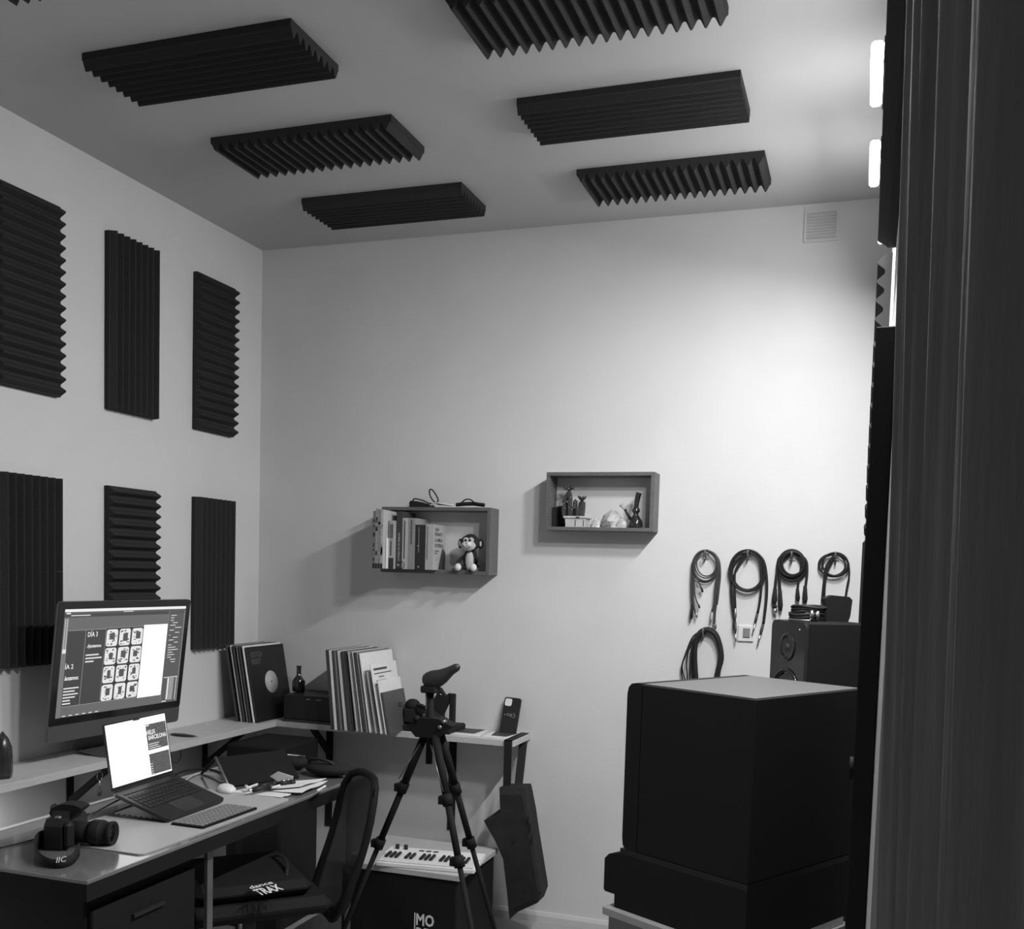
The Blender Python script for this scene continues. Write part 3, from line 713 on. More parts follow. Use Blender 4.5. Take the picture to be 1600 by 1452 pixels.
part(MB().lathe([(.052, 0), (.052, .0005)], TR((0, .165, .175), 0, 0, math.pi/2), 40), 'centre_label', lgrey, fr, False)
part(MB().lathe([(.0045, 0), (.0045, .0009)], TR((0, .165, .175), 0, 0, math.pi/2), 16), 'spindle_hole', black, fr, False)
text('lettering', 'DUTCH', shade(.16), fr, (.0008, .03, REC-.055), (0, 1, 0), (0, 0, 1), .085, .024, world=False)
text('lettering', 'BOUT', shade(.16), fr, (.0008, .03, REC-.087), (0, 1, 0), (0, 0, 1), .07, .024, world=False)
gr = 'records leaning in the right stack'
cols_ = [(521.5, .014, dgrey, 'black record sleeve first from left in the right stack'), (526.5, .012, white, 'white record sleeve second from left in right stack'), (531, .009, dgrey, 'dark record sleeve third from left in right stack'),
         (534, .006, mgrey, 'grey record sleeve fourth from left in right stack'), (537, .008, dgrey, 'dark record sleeve before the wide white one, right stack'), (543, .014, white, 'wide white box set spine in the middle of right stack'), (549, .014, dgrey, 'wide black box set spine right of the white one'),
         (554, .013, dgrey, 'black record sleeve in the middle of the right stack'), (558.5, .006, lgrey, 'light grey record sleeve right of the middle, right stack'), (563, .006, mgrey, 'grey record sleeve near the dark pair, right stack'), (566.5, .006, white, 'thin white record sleeve near the right end of right stack'),
         (571, .011, dgrey, 'black record sleeve next to last, right stack'), (574, .005, mgrey, 'thin grey record sleeve behind the big white cover')]
for i, (px, th, m, lb) in enumerate(cols_):
    record(px, 0, lb, m, th, grp=gr, tilt=5.5+3.8*i/12, yf=3.965+random.uniform(-.004, .008))
wc = record(579, 0, 'big white record cover at the right end of right stack', white, .006, grp=gr, tilt=9.5, yf=3.965, h=REC-.004)
mg = record(588, 0, 'curled grey leaflet between white cover and printed sheet', lgrey, .004, tilt=10.5, yf=3.96, name='leaflet', h=.27, dpt=.20, mname='page')
pr = record(596, 0, 'white printed sheet leaning on the right stack, heading at top', paper, .004, tilt=11, yf=3.955, name='booklet', h=.305, dpt=.25, mname='page')
b = MB()
for i, (a, w_) in enumerate(((.02, .13), (.02, .17), (.06, .05), (.03, .10), (.02, .12), (.04, .08))): b.box(.0001, .0007, a, a+w_, .275-i*.016, .279-i*.016+(.006 if i == 0 else 0))
part(b, 'printed_lines', shade(.06), pr, False)
en = record(604, 0, 'pale envelope sticking up behind the dark notebook', paper, .005, tilt=11, yf=3.955, name='envelope', h=.235, dpt=.22, mname='page')
nb = record(610, 0, 'dark grey notebook leaning at the right end of the papers', mat('notebook_cover', .075, .5, noise=.05), .012, tilt=12, yf=3.955, name='notebook', h=.185, dpt=.21, mname='cover')

# low black box and glass between the stacks
lb_ = thing('record_player', 'low black box unit on shelf between the two record stacks', 'audio unit', (-2.4, 4.15, ZS))
part(MB().box(-2.50, -2.235, 4.075, 4.29, ZS+.012, ZS+.125, bev=.004), 'case', black, lb_)
part(MB().box(-2.50, -2.235, 4.07, 4.29, ZS, ZS+.012), 'base', dgrey, lb_)
part(MB().box(-2.38, -2.36, 4.072, 4.0755, ZS+.108, ZS+.111).box(-2.33, -2.305, 4.072, 4.0755, ZS+.108, ZS+.111), 'mark', lgrey, lb_)
gs = at(470, 1085, 'Y', 4.22)
gb = thing('glass_bottle', 'dark glass bottle with a bright glint between the record stacks', 'bottle', (gs.x, 4.2, ZS+.125))
part(MB().lathe([(.026, 0), (.03, .008), (.03, .05), (.016, .07), (.011, .075), (.011, .115), (.013, .118), (.012, .122)], TR((gs.x, 4.2, ZS+.1255)), 20), 'body', glassd, gb)

# black flat case with camera gear
ca = at(598, 1140, 'Z', ZS); cd = at(712, 1150, 'Z', ZS)
fc = thing('flat_case', 'flat black case on the shelf under the dark camera gear', 'case', (-1.85, 4.15, ZS))
part(MB().box(-1.925, -1.675, 4.085, 4.275, ZS, ZS+.028, bev=.006), 'lid', blackm, fc)
part(MB().box(-1.80, -1.76, 4.078, 4.086, ZS+.009, ZS+.017), 'latch', black, fc)
gz = ZS+.028
vc = thing('video_camera', 'black camera lying on flat case, lens towards the tripod, small glints', 'camera', (-1.815, 4.15, gz))
b = MB(); b.box(-1.912, -1.825, 4.10, 4.20, gz, gz+.075, bev=.012); part(b, 'body', black, vc)
part(MB().ball((-1.875, 4.13, gz+.085), .035, .03, .028), 'top_grip', blackm, vc)
ln2 = part(MB().tube([(-1.845, 4.13, gz+.065), (-1.785, 4.11, gz+.045), (-1.755, 4.10, gz+.038)], [.03, .032, .026], 18), 'lens', blackm, vc)
part(MB().tube([(-1.801, 4.093, gz+.05), (-1.793, 4.083, gz+.047)], [.009, .009], 12), 'lens_mark', dsteel, vc)
part(MB().tube(spline([(-1.855, 4.12, gz+.09), (-1.795, 4.09, gz+.085), (-1.780, 4.10, gz+.062), (-1.740, 4.12, gz+.05), (-1.720, 4.15, gz+.03)], 6), .006, 8, flat=.4), 'strap', blackm, vc)
part(MB().box(-1.920, -1.910, 4.085, 4.099, gz+.085, gz+.102), 'buckle', dsteel, vc)
gm = thing('gimbal_arm', 'black folding phone gimbal standing on the shelf right of tripod head', 'gimbal', (-1.72, 4.15, gz))
Yg = 4.17
def gp(x, y): return at(x, y, 'Y', Yg)
b = MB(); p0, p1 = gp(706.5, 1132), gp(706.5, 1084); b.box(p0.x-.0125, p0.x+.0125, Yg-.012, Yg+.012, gz, p1.z, bev=.004); part(b, 'upright', blackm, gm)
part(MB().prism([(lambda q: (q.x, q.z))(gp(*a)) for a in ((689, 1075), (697, 1087), (703, 1083), (703, 1096), (694, 1115), (693, 1134), (676, 1134), (676, 1098))], Yg-.014, Yg+.010, axis='y'), 'folded_arm', blackm, gm)
part(MB().cyl((gp(691, 1085).x, Yg-.02, gp(691, 1085).z), (gp(691, 1085).x, Yg-.014, gp(691, 1085).z), .004, 10), 'screw', steel, gm)
# cards on the shelf
def card(px, label):
    P = [at(x, y, 'Z', ZS+.0025) for x, y in px]; t = thing('card', label, 'card', (P[0].x, P[0].y, ZS))
    b = MB(); b.add(P+[p-Vector((0, 0, .002)) for p in P], [(0, 1, 2, 3), (7, 6, 5, 4), (0, 4, 5, 1), (1, 5, 6, 2), (2, 6, 7, 3), (3, 7, 4, 0)]); part(b, 'sheet', paper, t)
    c = sum(P, Vector())/4; Q = [c+(p-c)*k for p, k in zip(P, (.55, .55, .88, .88))]; up_ = Vector((0, 0, .0004))
    Q = [q+(P[2]+P[3]-P[0]-P[1])*.03 for q in Q]
    b = MB(); b.add([q+up_ for q in Q], [(0, 1, 2, 3)]); part(b, 'picture', dgrey, t)
card([(694, 1146), (748, 1151), (762, 1141), (714, 1137)], 'white printed card with dark picture lying beside the gimbal')
card([(752, 1151), (795, 1155), (812, 1147), (772, 1143)], 'white printed card with dark picture under the leaning phone')
# phone leaning against the wall
pA, pB = at(778.5, 1143, 'Y', 4.225), at(806, 1146, 'Y', 4.225); pT_ = at(787, 1088, 'Y', 4.285)
ph = thing('phone_case', 'black phone case with pale camera window leaning on the wall above shelf end', 'phone case', (pA.x, 4.23, ZS))
ux = Vector((1, 0, 0)); hgt = .163; le = math.radians(-17)
Mp = Matrix.Translation((pA.x, 4.235, ZS+.003)) @ Matrix.Rotation(math.radians(2.5), 4, 'Y') @ Matrix.Rotation(le, 4, 'X')
wph = .078
part(MB().prism(rr(0, wph, 0, hgt, .011), 0, .010, Mp, axis='y'), 'shell', mat('phone_shell', .015, .4, noise=.05), ph)
part(MB().prism(rr(.005, .037, hgt-.039, hgt-.006, .008), -.0008, .001, Mp, axis='y'), 'camera_window', white, ph)
b = MB(); b.tube([Vector((.034+.013*math.cos(a*math.pi/8), -.0006, .085+.004*math.sin(a*math.pi/8))) for a in range(16)], .0009, 6, Mp, closed=True)
b.tube([(.038, -.0006, .078), (.056, -.0006, .073), (.062, -.0006, .080), (.053, -.0006, .095)], .0009, 6, Mp); b.ball((.012, -.0006, .083), .0028, .0008, .002, Mp, 8)
part(b, 'print', lgrey, ph)

# ------------------------------------------------------------------ wall boxes
YBx = 4.19
def wall_box(px0, px1, py0, py1, label):
    A_, B_ = at(px0, py0, 'Y', YBx), at(px1, py1, 'Y', YBx); x0, x1, z1, z0 = A_.x, B_.x, A_.z, B_.z; th = .015
    t = thing('wall_box_shelf', label, 'shelf', (x0, D, z0))
    part(MB().box(x0, x1, YBx, D-.001, z1-th, z1, bev=.0008), 'top_panel', boxw, t); part(MB().box(x0, x1, YBx, D-.001, z0, z0+th, bev=.0008), 'bottom_panel', boxw, t)
    part(MB().box(x0, x0+th, YBx+.0005, D-.001, z0+th, z1-th), 'side_panel', boxw, t); part(MB().box(x1-th, x1, YBx+.0005, D-.001, z0+th, z1-th), 'side_panel', boxw, t)
    return x0+th, x1-th, z0+th, z1-th
bx = wall_box(596.5, 763.7, 792, 899, 'grey wooden wall box holding books and a toy monkey')
cxb = wall_box(854.2, 1019.8, 738, 831, 'grey wooden wall box holding cacti, crystals and a dark glass pipe')
# books
def book(x0, x1, ht, yf, yb, m, label, group='books in the left wall box', cover=None, name='book', zb=None, spine=None, lean=0, pages=True):
    z0 = bx[2]+.0005 if zb is None else zb; z1 = z0+ht
    t = thing(name, label, 'book' if name == 'book' else 'magazine', ((x0+x1)/2, yb, z0), group=group)
    part(MB().box(x0, x1, yf, yf+.0022, z0, z1, bev=.0006).box(x0, x0+.0012, yf+.002, yb, z0, z1).box(x1-.0012, x1, yf+.002, yb, z0, z1), 'cover', m, t)
    part(MB().box(x0+.0012, x1-.0012, yf+.003, yb-.002, z0+.002, z1-.002), 'pages', paper, t)
    return t, z0, z1
def bpx(px, yf): return at(px, 850, 'Y', yf).x
yf = 4.135
books = [(588.5, 593.8, .262, .17, 'magazine furthest left in wall box, sticking out past the frame'), (594, 598.8, .272, .30, 'second magazine from left in the wall box'),
         (599, 603.6, .268, .24, 'third magazine from left in the wall box'), (603.8, 609, .266, .45, 'fourth magazine from left, white edge, in wall box')]
x_in = bx[0]
for i, (a, c, h, g_, lb) in enumerate(books):
    X0 = x_in+.001+i*.0128; t, z0, z1 = book(X0, X0+.0120, h-.01, 4.075, 4.285, shade(g_), lb, 'magazines at the left end of the wall box', name='magazine')
    part(MB().box(X0+.001, X0+.011, 4.0742, 4.0752, z0, z0+.022), 'spine_band', shade(.02), t)
    b = MB(); 
    for k in range(7): q = random.uniform(.03, .22); b.box(X0+.002, X0+.010, 4.0742, 4.0752, z0+q, z0+q+random.uniform(.005, .02))
    part(b, 'spine_print', shade(random.choice([.6, .04, .3])), t)
Xc = x_in+.0535
spec = [(.004, .135, 4.10, .75, 'thin white booklet between magazines and grey book'), (.026, .213, 4.12, .36, 'light grey book with dark block titles and black foot'), (.030, .255, 4.14, .045, 'tall dark book with white capitals on its spine'),
        (.0285, .226, 4.14, .45, 'pale book with thin black title line on spine'), (.034, .226, 4.14, .27, 'grey book right of the pale one in the wall box'), (.050, .203, 4.14, .02, 'thick black book with small white emblem'), (.040, .200, 4.14, .42, 'pale novel with its cover turned out beside the monkey')]
made = []
for w_, h, y_, g_, lb in spec:
    if g_ == .02: h = .197
    t, z0, z1 = book(Xc, Xc+w_-.001, h, y_, 4.275, shade(g_), lb); made.append((t, Xc, Xc+w_-.001, z0, z1, y_)); Xc += w_
def spine_text(i, s, g_, off, w_, h, bold=0):
    t, x0, x1, z0, z1, y_ = made[i]
    text('lettering', s, shade(g_), t, (x0+off+h, y_-.0006, z0+.035), (0, 0, 1), (-1, 0, 0), w_, h, bold)
t, x0, x1, z0, z1, y_ = made[1]
part(MB().box(x0+.0005, x1-.0005, y_-.0008, y_, z0+.001, z0+.048), 'spine_foot', shade(.02), t)
part(MB().box(x0+.006, x0+.010, y_-.0012, y_-.0008, z1-.078, z1-.016).box(x0+.013, x0+.019, y_-.0012, y_-.0008, z1-.078, z1-.016).box(x0+.008, x0+.014, y_-.0012, y_-.0008, z1-.155, z1-.09), 'spine_print', shade(.05), t)
spine_text(2, 'LA FORJA DE UN REBELDE', .5, .010, .125, .011, .01)
part(MB().ball((made[2][1]+.013, made[2][5]-.0004, made[2][3]+.018), .006, .0008, .006), 'emblem', shade(.7), made[2][0])
t, x0, x1, z0, z1, y_ = made[3]; part(MB().box(x0+.008, x0+.013, y_-.0008, y_, z0+.045, z1-.012), 'spine_print', shade(.04), t)
t, x0, x1, z0, z1, y_ = made[4]; part(MB().box(x0+.012, x0+.019, y_-.0008, y_, z0+.11, z1-.008), 'spine_print', shade(.10), t)
t, x0, x1, z0, z1, y_ = made[5]; part(MB().box(x0+.017, x0+.0185, y_-.0008, y_, z0+.075, z1-.01).ball((x0+.014, y_-.0004, z0+.105), .003, .0008, .003).ball((x0+.018, y_-.0004, z0+.012), .004, .0008, .004), 'emblem', shade(.4), t)
t, x0, x1, z0, z1, y_ = made[6]
part(MB().box(x0+.006, x0+.012, y_-.0008, y_, z0+.045, z1-.01), 'spine_print', shade(.2), t)
cg = shade(.30)
for s, dz, w_, h in (('ELENA', .028, .045, .014), ('FERRANTE', .050, .080, .015), ('LA AMIGA', .076, .085, .016), ('ESTUPENDA', .100, .095, .016)):
    text('lettering', s, shade(.03), t, (x1+.0007, y_+.012, z1-dz), (0, 1, 0), (0, 0, 1), w_, h, .01)
b = MB(); b.box(x1+.0001, x1+.0006, y_+.012, y_+.06, z1-.118, z1-.114).box(x1+.0001, x1+.0006, y_+.012, y_+.04, z1-.128, z1-.124)
b.prism([(y_+.055, z0+.002), (y_+.134, z0+.002), (y_+.134, z0+.08), (y_+.10, z0+.10), (y_+.075, z0+.05)], x1+.0001, x1+.0006, axis='x'); part(b, 'cover_print', shade(.06), t)
# small dark loop hanging at book foot
b = MB(); c0 = Vector((made[3][1]+.004, 4.128, bx[2]+.018)); b.tube([c0+Vector((.014*math.cos(a*math.pi/8), 0, .016*math.sin(a*math.pi/8))) for a in range(16)], .0016, 6, closed=True)
tag(b.build('hair_band', rubber), 'small black elastic loop at the foot of the books', 'elastic band')
# plush monkey
def ax(px, py, y=4.17): return at(px, py, 'Y', y)
mk = thing('plush_monkey', 'small dark and cream toy monkey sitting right of the books', 'toy', (ax(728, 890).x, 4.22, bx[2]))
hc = ax(731, 848); s = .00283
part(MB().ball((hc.x, 4.20, hc.z), .045, .034, .037).ball((hc.x+.002, 4.20, hc.z+.012), .032, .028, .028), 'head', plush, mk)
part(MB().ball((hc.x-.010, 4.172, hc.z+.010), .014, .008, .013).ball((hc.x+.014, 4.172, hc.z+.010), .014, .008, .013).ball((hc.x+.001, 4.172, hc.z-.014), .036, .018, .023), 'face', plushl, mk)
part(MB().ball((hc.x-.007, 4.163, hc.z+.010), .0052, .003, .0062).ball((hc.x+.012, 4.163, hc.z+.010), .0052, .003, .0062), 'eye', blackg, mk)
part(MB().ball((hc.x-.010, 4.160, hc.z-.008), .010, .008, .010).ball((hc.x+.008, 4.160, hc.z-.008), .012, .009, .011), 'muzzle', mat('plush_white', .72, .9, noise=.05, nscale=100), mk)
part(MB().tube(spline([(hc.x-.020, 4.157, hc.z-.014), (hc.x-.008, 4.150, hc.z-.022), (hc.x+.006, 4.150, hc.z-.024), (hc.x+.018, 4.155, hc.z-.018)], 5), .0012, 6).tube([(hc.x-.002, 4.151, hc.z-.006), (hc.x-.001, 4.150, hc.z+.002)], .0014, 6), 'mouth', blackg, mk)
for sx_, dy in ((-1, 0), (1, .012)):
    e = part(MB().ball((hc.x+sx_*.045, 4.20+dy, hc.z-.004), .013, .010, .022), 'ear', plush, mk)
    part(MB().ball((hc.x+sx_*.046, 4.192+dy, hc.z-.004), .006, .004, .012), 'inner_ear', plushl, e)
bz = bx[2]
bc = ax(729, 880)
part(MB().ball((bc.x, 4.215, bz+.050), .033, .027, .052), 'body', plush, mk)
part(MB().ball((bc.x+.003, 4.196, bz+.046), .020, .014, .044), 'belly', plushl, mk)
for sx_ in (-1, 1):
    lg = part(MB().tube(spline([(bc.x+sx_*.018, 4.21, bz+.018), (bc.x+sx_*.032, 4.19, bz+.018), (bc.x+sx_*.036, 4.172, bz+.014)], 4), .011, 10), 'leg', plush, mk)
    part(MB().ball((bc.x+sx_*.036, 4.160, bz+.0165), .0155, .0125, .0165), 'foot', MT['plush_white'], lg)
    am = part(MB().tube(spline([(bc.x+sx_*.024, 4.21, bz+.066), (bc.x+sx_*.046, 4.20, bz+.045), (bc.x+sx_*.050, 4.185, bz+.022)], 4), .0085, 10), 'arm', plush, mk)
# cables on top of the left wall box
zt = bx[3]+.015
def cab_top(pts, r, label, name='cable', m=rubber, cat='cable'):
    b = MB(); b.tube(spline([at(x, y, 'Y', yy) for x, y, yy in pts], 6), r, 6); return tag(b.build(name, m), label, cat)
q0, q1 = at(643, 786, 'Y', 4.24), at(674, 790, 'Y', 4.24)
pw = thing('power_adapter', 'black flat adapter block with looped cord on left wall box', 'adapter', (q0.x, 4.24, zt))
part(MB().prism([(q0.x, zt+.001), (q0.x, zt+.022), (q0.x+.006, zt+.030), (q0.x+.035, zt+.028), (q1.x, zt+.013), (q1.x+.014, zt+.001)], 4.215, 4.265, axis='y'), 'block', blackm, pw)
b = MB(); b.tube(spline([at(x, y, 'Y', 4.22) for x, y in ((645, 783), (648, 779.5), (660, 782), (672, 787), (684, 784), (682, 775), (675, 765.5), (671, 767), (673, 777), (682, 787), (695, 789), (706, 790))], 7), .0032, 6); part(b, 'cord', rubber, pw)
cab_top([(672, 790, 4.22), (680, 786, 4.215), (694, 788, 4.21), (708, 790, 4.22)], .0032, 'short white cable under the looped black cord on wall box', m=white)
b = MB(); b.tube(spline([at(x, y, 'Y', 4.235) for x, y in ((713, 789), (722, 788), (730, 787.5), (742, 787.5), (748, 788.5), (757, 789.5))], 5), .0085, 8)
b.tube(spline([at(x, y, 'Y', 4.225) for x, y in ((720, 787), (727, 781), (735, 781), (742, 786), (750, 788.5), (757, 788))], 5), .0032, 6)
tag(b.build('cable', rubber), 'bundle of black cable lying at the right end of the left wall box', 'cable')

# right wall box contents
zb = cxb[2]
pt = at(898, 822, 'Y', 4.215)
pot = thing('cactus_pot', 'grouped shiny cacti in a pale oblong pot, left side of right wall box', 'potted cactus', (pt.x, 4.23, zb))
x0, x1 = at(882, 815, 'Y', 4.20).x, at(915, 815, 'Y', 4.20).x
part(MB().prism([(x0+.004, zb), (x1-.004, zb), (x1, zb+.036), (x0, zb+.036)], 4.205, 4.270, axis='y').box(x0-.008, x1+.008, 4.200, 4.275, zb+.036, zb+.047, bev=.003), 'pot', mat('glazed_pot', .5, .3, noise=.05), pot)
part(MB().box(x0+.045, x0+.048, 4.2035, 4.206, zb+.004, zb+.030).box(x1-.012, x1-.009, 4.2035, 4.206, zb+.004, zb+.030).box(x0+.05, x0+.065, 4.1985, 4.201, zb+.038, zb+.045), 'pot_marks', dgrey, pot)
def cactus(px, pyt, r, yy, name='cactus'):
    q = at(px, pyt, 'Y', yy); b = MB(); prof = []; n = 20; v = []; f = []; hh = q.z-(zb+.044); k = 10
    for i in range(k+1):
        t_ = i/k; rr_ = r*(.75+.25*math.sin(t_*2.2))*(1 if t_ < .8 else math.sqrt(max(0.02, 1-((t_-.8)/.2)**2)))
        for j in range(n):
            a = 2*math.pi*j/n; rad = rr_*(1+.16*math.cos(a*6)); v.append((q.x+rad*math.cos(a), yy+rad*math.sin(a), zb+.044+hh*t_))
    for i in range(k):
        for j in range(n): f.append((i*n+j, i*n+(j+1) % n, (i+1)*n+(j+1) % n, (i+1)*n+j))
    f += [tuple(range(n)), tuple(k*n+j for j in range(n))]; b.add(v, f, None, True); return part(b, name, plantm, pot)
cactus(889, 766, .013, 4.235); cactus(883, 778, .010, 4.225); cactus(891, 772, .010, 4.215); cactus(899, 780, .009, 4.235); cactus(909.5, 782, .014, 4.235)
cactus(881, 788, .009, 4.222); cactus(902, 792, .009, 4.218)
b = MB()
for k in range(7):
    a = k*.9; q = at(909.5, 783, 'Y', 4.235); b.tube([q, q+Vector((.013*math.cos(a), .013*math.sin(a), .012)), q+Vector((.020*math.cos(a), .020*math.sin(a), .022))], [.004, .004, .001], 6)
part(b, 'crown_leaf', plantm, pot)
b = MB(); q = at(889, 764, 'Y', 4.235)
for k in range(8): a = k*.8; b.ball((q.x+.017*math.cos(a), 4.235+.014*math.sin(a), q.z+.002+.005*math.sin(k*2)), .009, .008, .007, n=8)
part(b, 'flower_crown', plantm, pot)
b = MB(); random.seed(9)
for k in range(16):
    q = at(random.uniform(879, 906), random.uniform(782, 797), 'Y', 4.208); b.ball(q, .0032, n=6)
part(b, 'pebbles', dsteel, pot)
q = at(872, 805, 'Y', 4.27); dv = thing('dark_disc', 'round dark dish standing behind the cactus pot', 'dish', (q.x, 4.28, zb))
part(MB().lathe([(.044, 0), (.046, .004), (.040, .008)], TR((q.x+.004, 4.283, zb+.047), 0, math.pi/2), 28), 'plate', black, dv)
part(MB().box(cxb[0]+.001, cxb[0]+.02, 4.235, 4.29, zb, zb+.085), 'dark_case', blackm, dv)
def rock(px, py, r, yy, label, m, sx=1.0):
    q = at(px, py, 'Y', yy); b = MB(); random.seed(int(px)); n = 9; v = []; f = []
    v.append((q.x, yy, zb))
    for i, (rr_, zz_) in enumerate(((1, .0), (1.02, .35), (.72, .75), (.3, 1.0))):
        for j in range(n):
            a = 2*math.pi*j/n+i*.2; k = rr_*(1+random.uniform(-.16, .16)); v.append((q.x+r*sx*k*math.cos(a), yy+r*.8*k*math.sin(a), max(zb, zb+r*1.35*zz_*(1+random.uniform(-.1, .1)))))
    for j in range(n):
        f.append((0, 1+(j+1) % n, 1+j))
        for i in range(3): a = 1+i*n; f.append((a+j, a+(j+1) % n, a+n+(j+1) % n, a+n+j))
    f.append(tuple(1+3*n+j for j in range(n))); b.add(v, f)
    tag(b.build('crystal', m), label, 'crystal', 'crystals in the right wall box')
rock(931, 822, .026, 4.215, 'small pale crystal on the left of the group', crystal)
rock(946, 822, .024, 4.212, 'dark veined small stone in the middle of the crystals', mat('grey_stone', .16, .3, noise=.7, nscale=30))
rock(957, 820, .054, 4.255, 'tallest pale crystal leaning at the back of group', crystal, .9)
rock(970, 822, .028, 4.235, 'low grey crystal beside the glass pipe', mat('cloudy_stone', .4, .3, noise=.2, nscale=20))
q = at(993, 815, 'Y', 4.235)
gp_ = thing('glass_pipe', 'small dark glass water pipe with bent neck, right side of wall box', 'glass pipe', (q.x, 4.235, zb))
part(MB().lathe([(.026, .0), (.032, .006), (.030, .026), (.018, .046), (.011, .056), (.011, .062), (.017, .070), (.017, .078), (.010, .088), (.009, .092)], TR((q.x, 4.235, zb)), 24), 'body', glassd, gp_)
part(MB().tube(spline([(q.x, 4.235, zb+.088), (q.x+.003, 4.235, zb+.115), (q.x+.010, 4.235, zb+.148)], 5), [.010+.00025*i for i in range(11)], 14), 'neck', glassd, gp_)
part(MB().tube([(q.x-.018, 4.23, zb+.034), (q.x-.036, 4.225, zb+.062), (q.x-.044, 4.222, zb+.078)], [.0075, .006, .006], 10), 'stem', glassd, gp_)
part(MB().tube([(q.x-.042, 4.222, zb+.075), (q.x-.062, 4.22, zb+.098)], [.0035, .010], 10), 'bowl', mat('clear_glass', .7, .05, noise=.01, trans=.6), gp_)

# ------------------------------------------------------------------ cables hung on wall hooks
Yw = D-.022
def wp(x, y, yy=Yw): return at(x, y, 'Y', yy)
def hook(x, y, label):
    t = thing('wall_hook', label, 'hook', wp(x, y, D), group='cable hooks on the back wall')
    q = wp(x, y, D); part(MB().box(q.x-.013, q.x+.013, D-.006, D-.0005, q.z-.022, q.z+.012, bev=.002), 'plate', lgrey, t)
    part(MB().tube(spline([(q.x, D-.005, q.z-.012), (q.x, D-.03, q.z-.016), (q.x, D-.045, q.z-.006), (q.x, D-.047, q.z+.014)], 5), .004, 8), 'prong', dsteel, t)
hook(1104, 866, 'wall hook holding the first cable bundle from the left'); hook(1170, 866, 'wall hook holding the second cable bundle from the left')
hook(1238, 868, 'wall hook holding the dark third cable bundle'); hook(1306, 868, 'wall hook nearest the corner, above the black adapter'); hook(1101, 987, 'lowest wall hook above the big speaker')
def bundle(label, strands, plugs, m=rubber, grp='cable bundles hung on the back wall'):
    x, y = strands[0][0][0]; t = thing('cable_bundle', label, 'cable', wp(x, y, D), group=grp)
    for pts, r, closed in strands:
        dy = random.uniform(-.008, .006)
        part(MB().tube(spline([wp(a, c, Yw+dy) for a, c in pts], 6, closed), r, 7, closed=closed), 'strand', m, t)
    for (a, c, r, pm) in plugs:
        A_, B_ = wp(*a), wp(*c); part(MB().tube([A_, A_.lerp(B_, .75), B_], [r*.7, r, r*.5], 10), 'plug', pm, t)
def ring(cx_, cy2, rx, ry, n=12, sk=0): return [(cx_+rx*math.sin(2*math.pi*i/n)+sk*(cy2-(cy2-ry*math.cos(2*math.pi*i/n))), cy2-ry*math.cos(2*math.pi*i/n)) for i in range(n)]
crp = mat('grey_cord', .045, .5, noise=.1)
bundle('first cable bundle from left, mixed thin grey and black patch cords', [
    (ring(1102.5, 884, 19, 24), .0035, True), (ring(1103, 882, 17.5, 21.5), .003, True), (ring(1104, 881, 15.5, 19.5), .003, True), (ring(1101.5, 885, 20, 25), .0028, True),
    ([(1104, 860), (1118, 868), (1122, 890), (1119, 915), (1117, 940), (1113, 955)], .005, False), ([(1104, 860), (1121, 872), (1125, 895), (1123, 920), (1120, 945)], .005, False), ([(1106, 861), (1119, 875), (1121, 905), (1122, 930), (1118, 950), (1116, 975)], .0045, False),
    ([(1086, 870), (1082, 890), (1081, 920), (1082, 945)], .005, False), ([(1085, 885), (1084, 910), (1083, 940), (1087, 960)], .0045, False), ([(1088, 900), (1094, 915), (1096, 922)], .0035, False), ([(1084, 900), (1086, 930), (1092, 948)], .003, False)],
    [((1082, 945), (1080, 968), .007, blackm), ((1087, 955), (1089, 966), .005, dsteel), ((1096, 918), (1098, 926), .005, blackm), ((1113, 952), (1111, 972), .005, lgrey), ((1117, 968), (1118, 984), .0055, dsteel), ((1092, 945), (1093, 951), .004, blackm)], crp)
bundle('second cable bundle from left, big loop with long jack plugs', [
    (ring(1168, 892, 28, 32), .005, True), (ring(1168, 891, 25, 31), .0045, True), (ring(1167, 894, 27, 30), .004, True),
    ([(1170, 861), (1190, 872), (1197, 895), (1198, 930), (1193, 975)], .0055, False), ([(1170, 863), (1186, 875), (1190, 905), (1188, 935), (1184, 958)], .005, False),
    ([(1170, 862), (1148, 880), (1143, 905), (1144, 940), (1149, 978)], .0055, False), ([(1168, 864), (1150, 890), (1148, 915), (1149, 950)], .005, False)],
    [((1184, 955), (1180, 974), .0065, dgrey), ((1180, 974), (1176, 990), .004, steel), ((1193, 972), (1188, 992), .0065, dgrey), ((1188, 992), (1184, 1006), .004, steel), ((1149, 948), (1149, 968), .006, dsteel), ((1149, 972), (1149, 990), .006, dgrey), ((1149, 990), (1150, 1004), .004, steel), ((1147, 965), (1147, 985), .005, blackm)])
bundle('third cable bundle from left, thick black microphone leads', [
    (ring(1238, 882, 19, 21), .006, True), (ring(1237, 884, 21, 24), .006, True), (ring(1239, 881, 17, 18), .005, True), (ring(1238, 885, 22, 22), .005, True), (ring(1237, 882, 20, 19), .005, True),
    ([(1238, 862), (1218, 872), (1214, 895), (1211, 922)], .0055, False), ([(1236, 864), (1219, 880), (1218, 900), (1219, 925)], .0055, False), ([(1238, 862), (1258, 874), (1261, 895), (1258, 920)], .0055, False), ([(1242, 864), (1252, 880), (1248, 905), (1246, 925)], .005, False)],
    [((1211, 920), (1210, 945), .011, blackm), ((1210, 950), (1212, 959), .009, steel), ((1219, 922), (1220, 955), .0095, blackm), ((1258, 916), (1258, 943), .0105, blackm), ((1246, 920), (1247, 940), .009, blackm), ((1210, 944), (1211, 951), .010, blackm)])
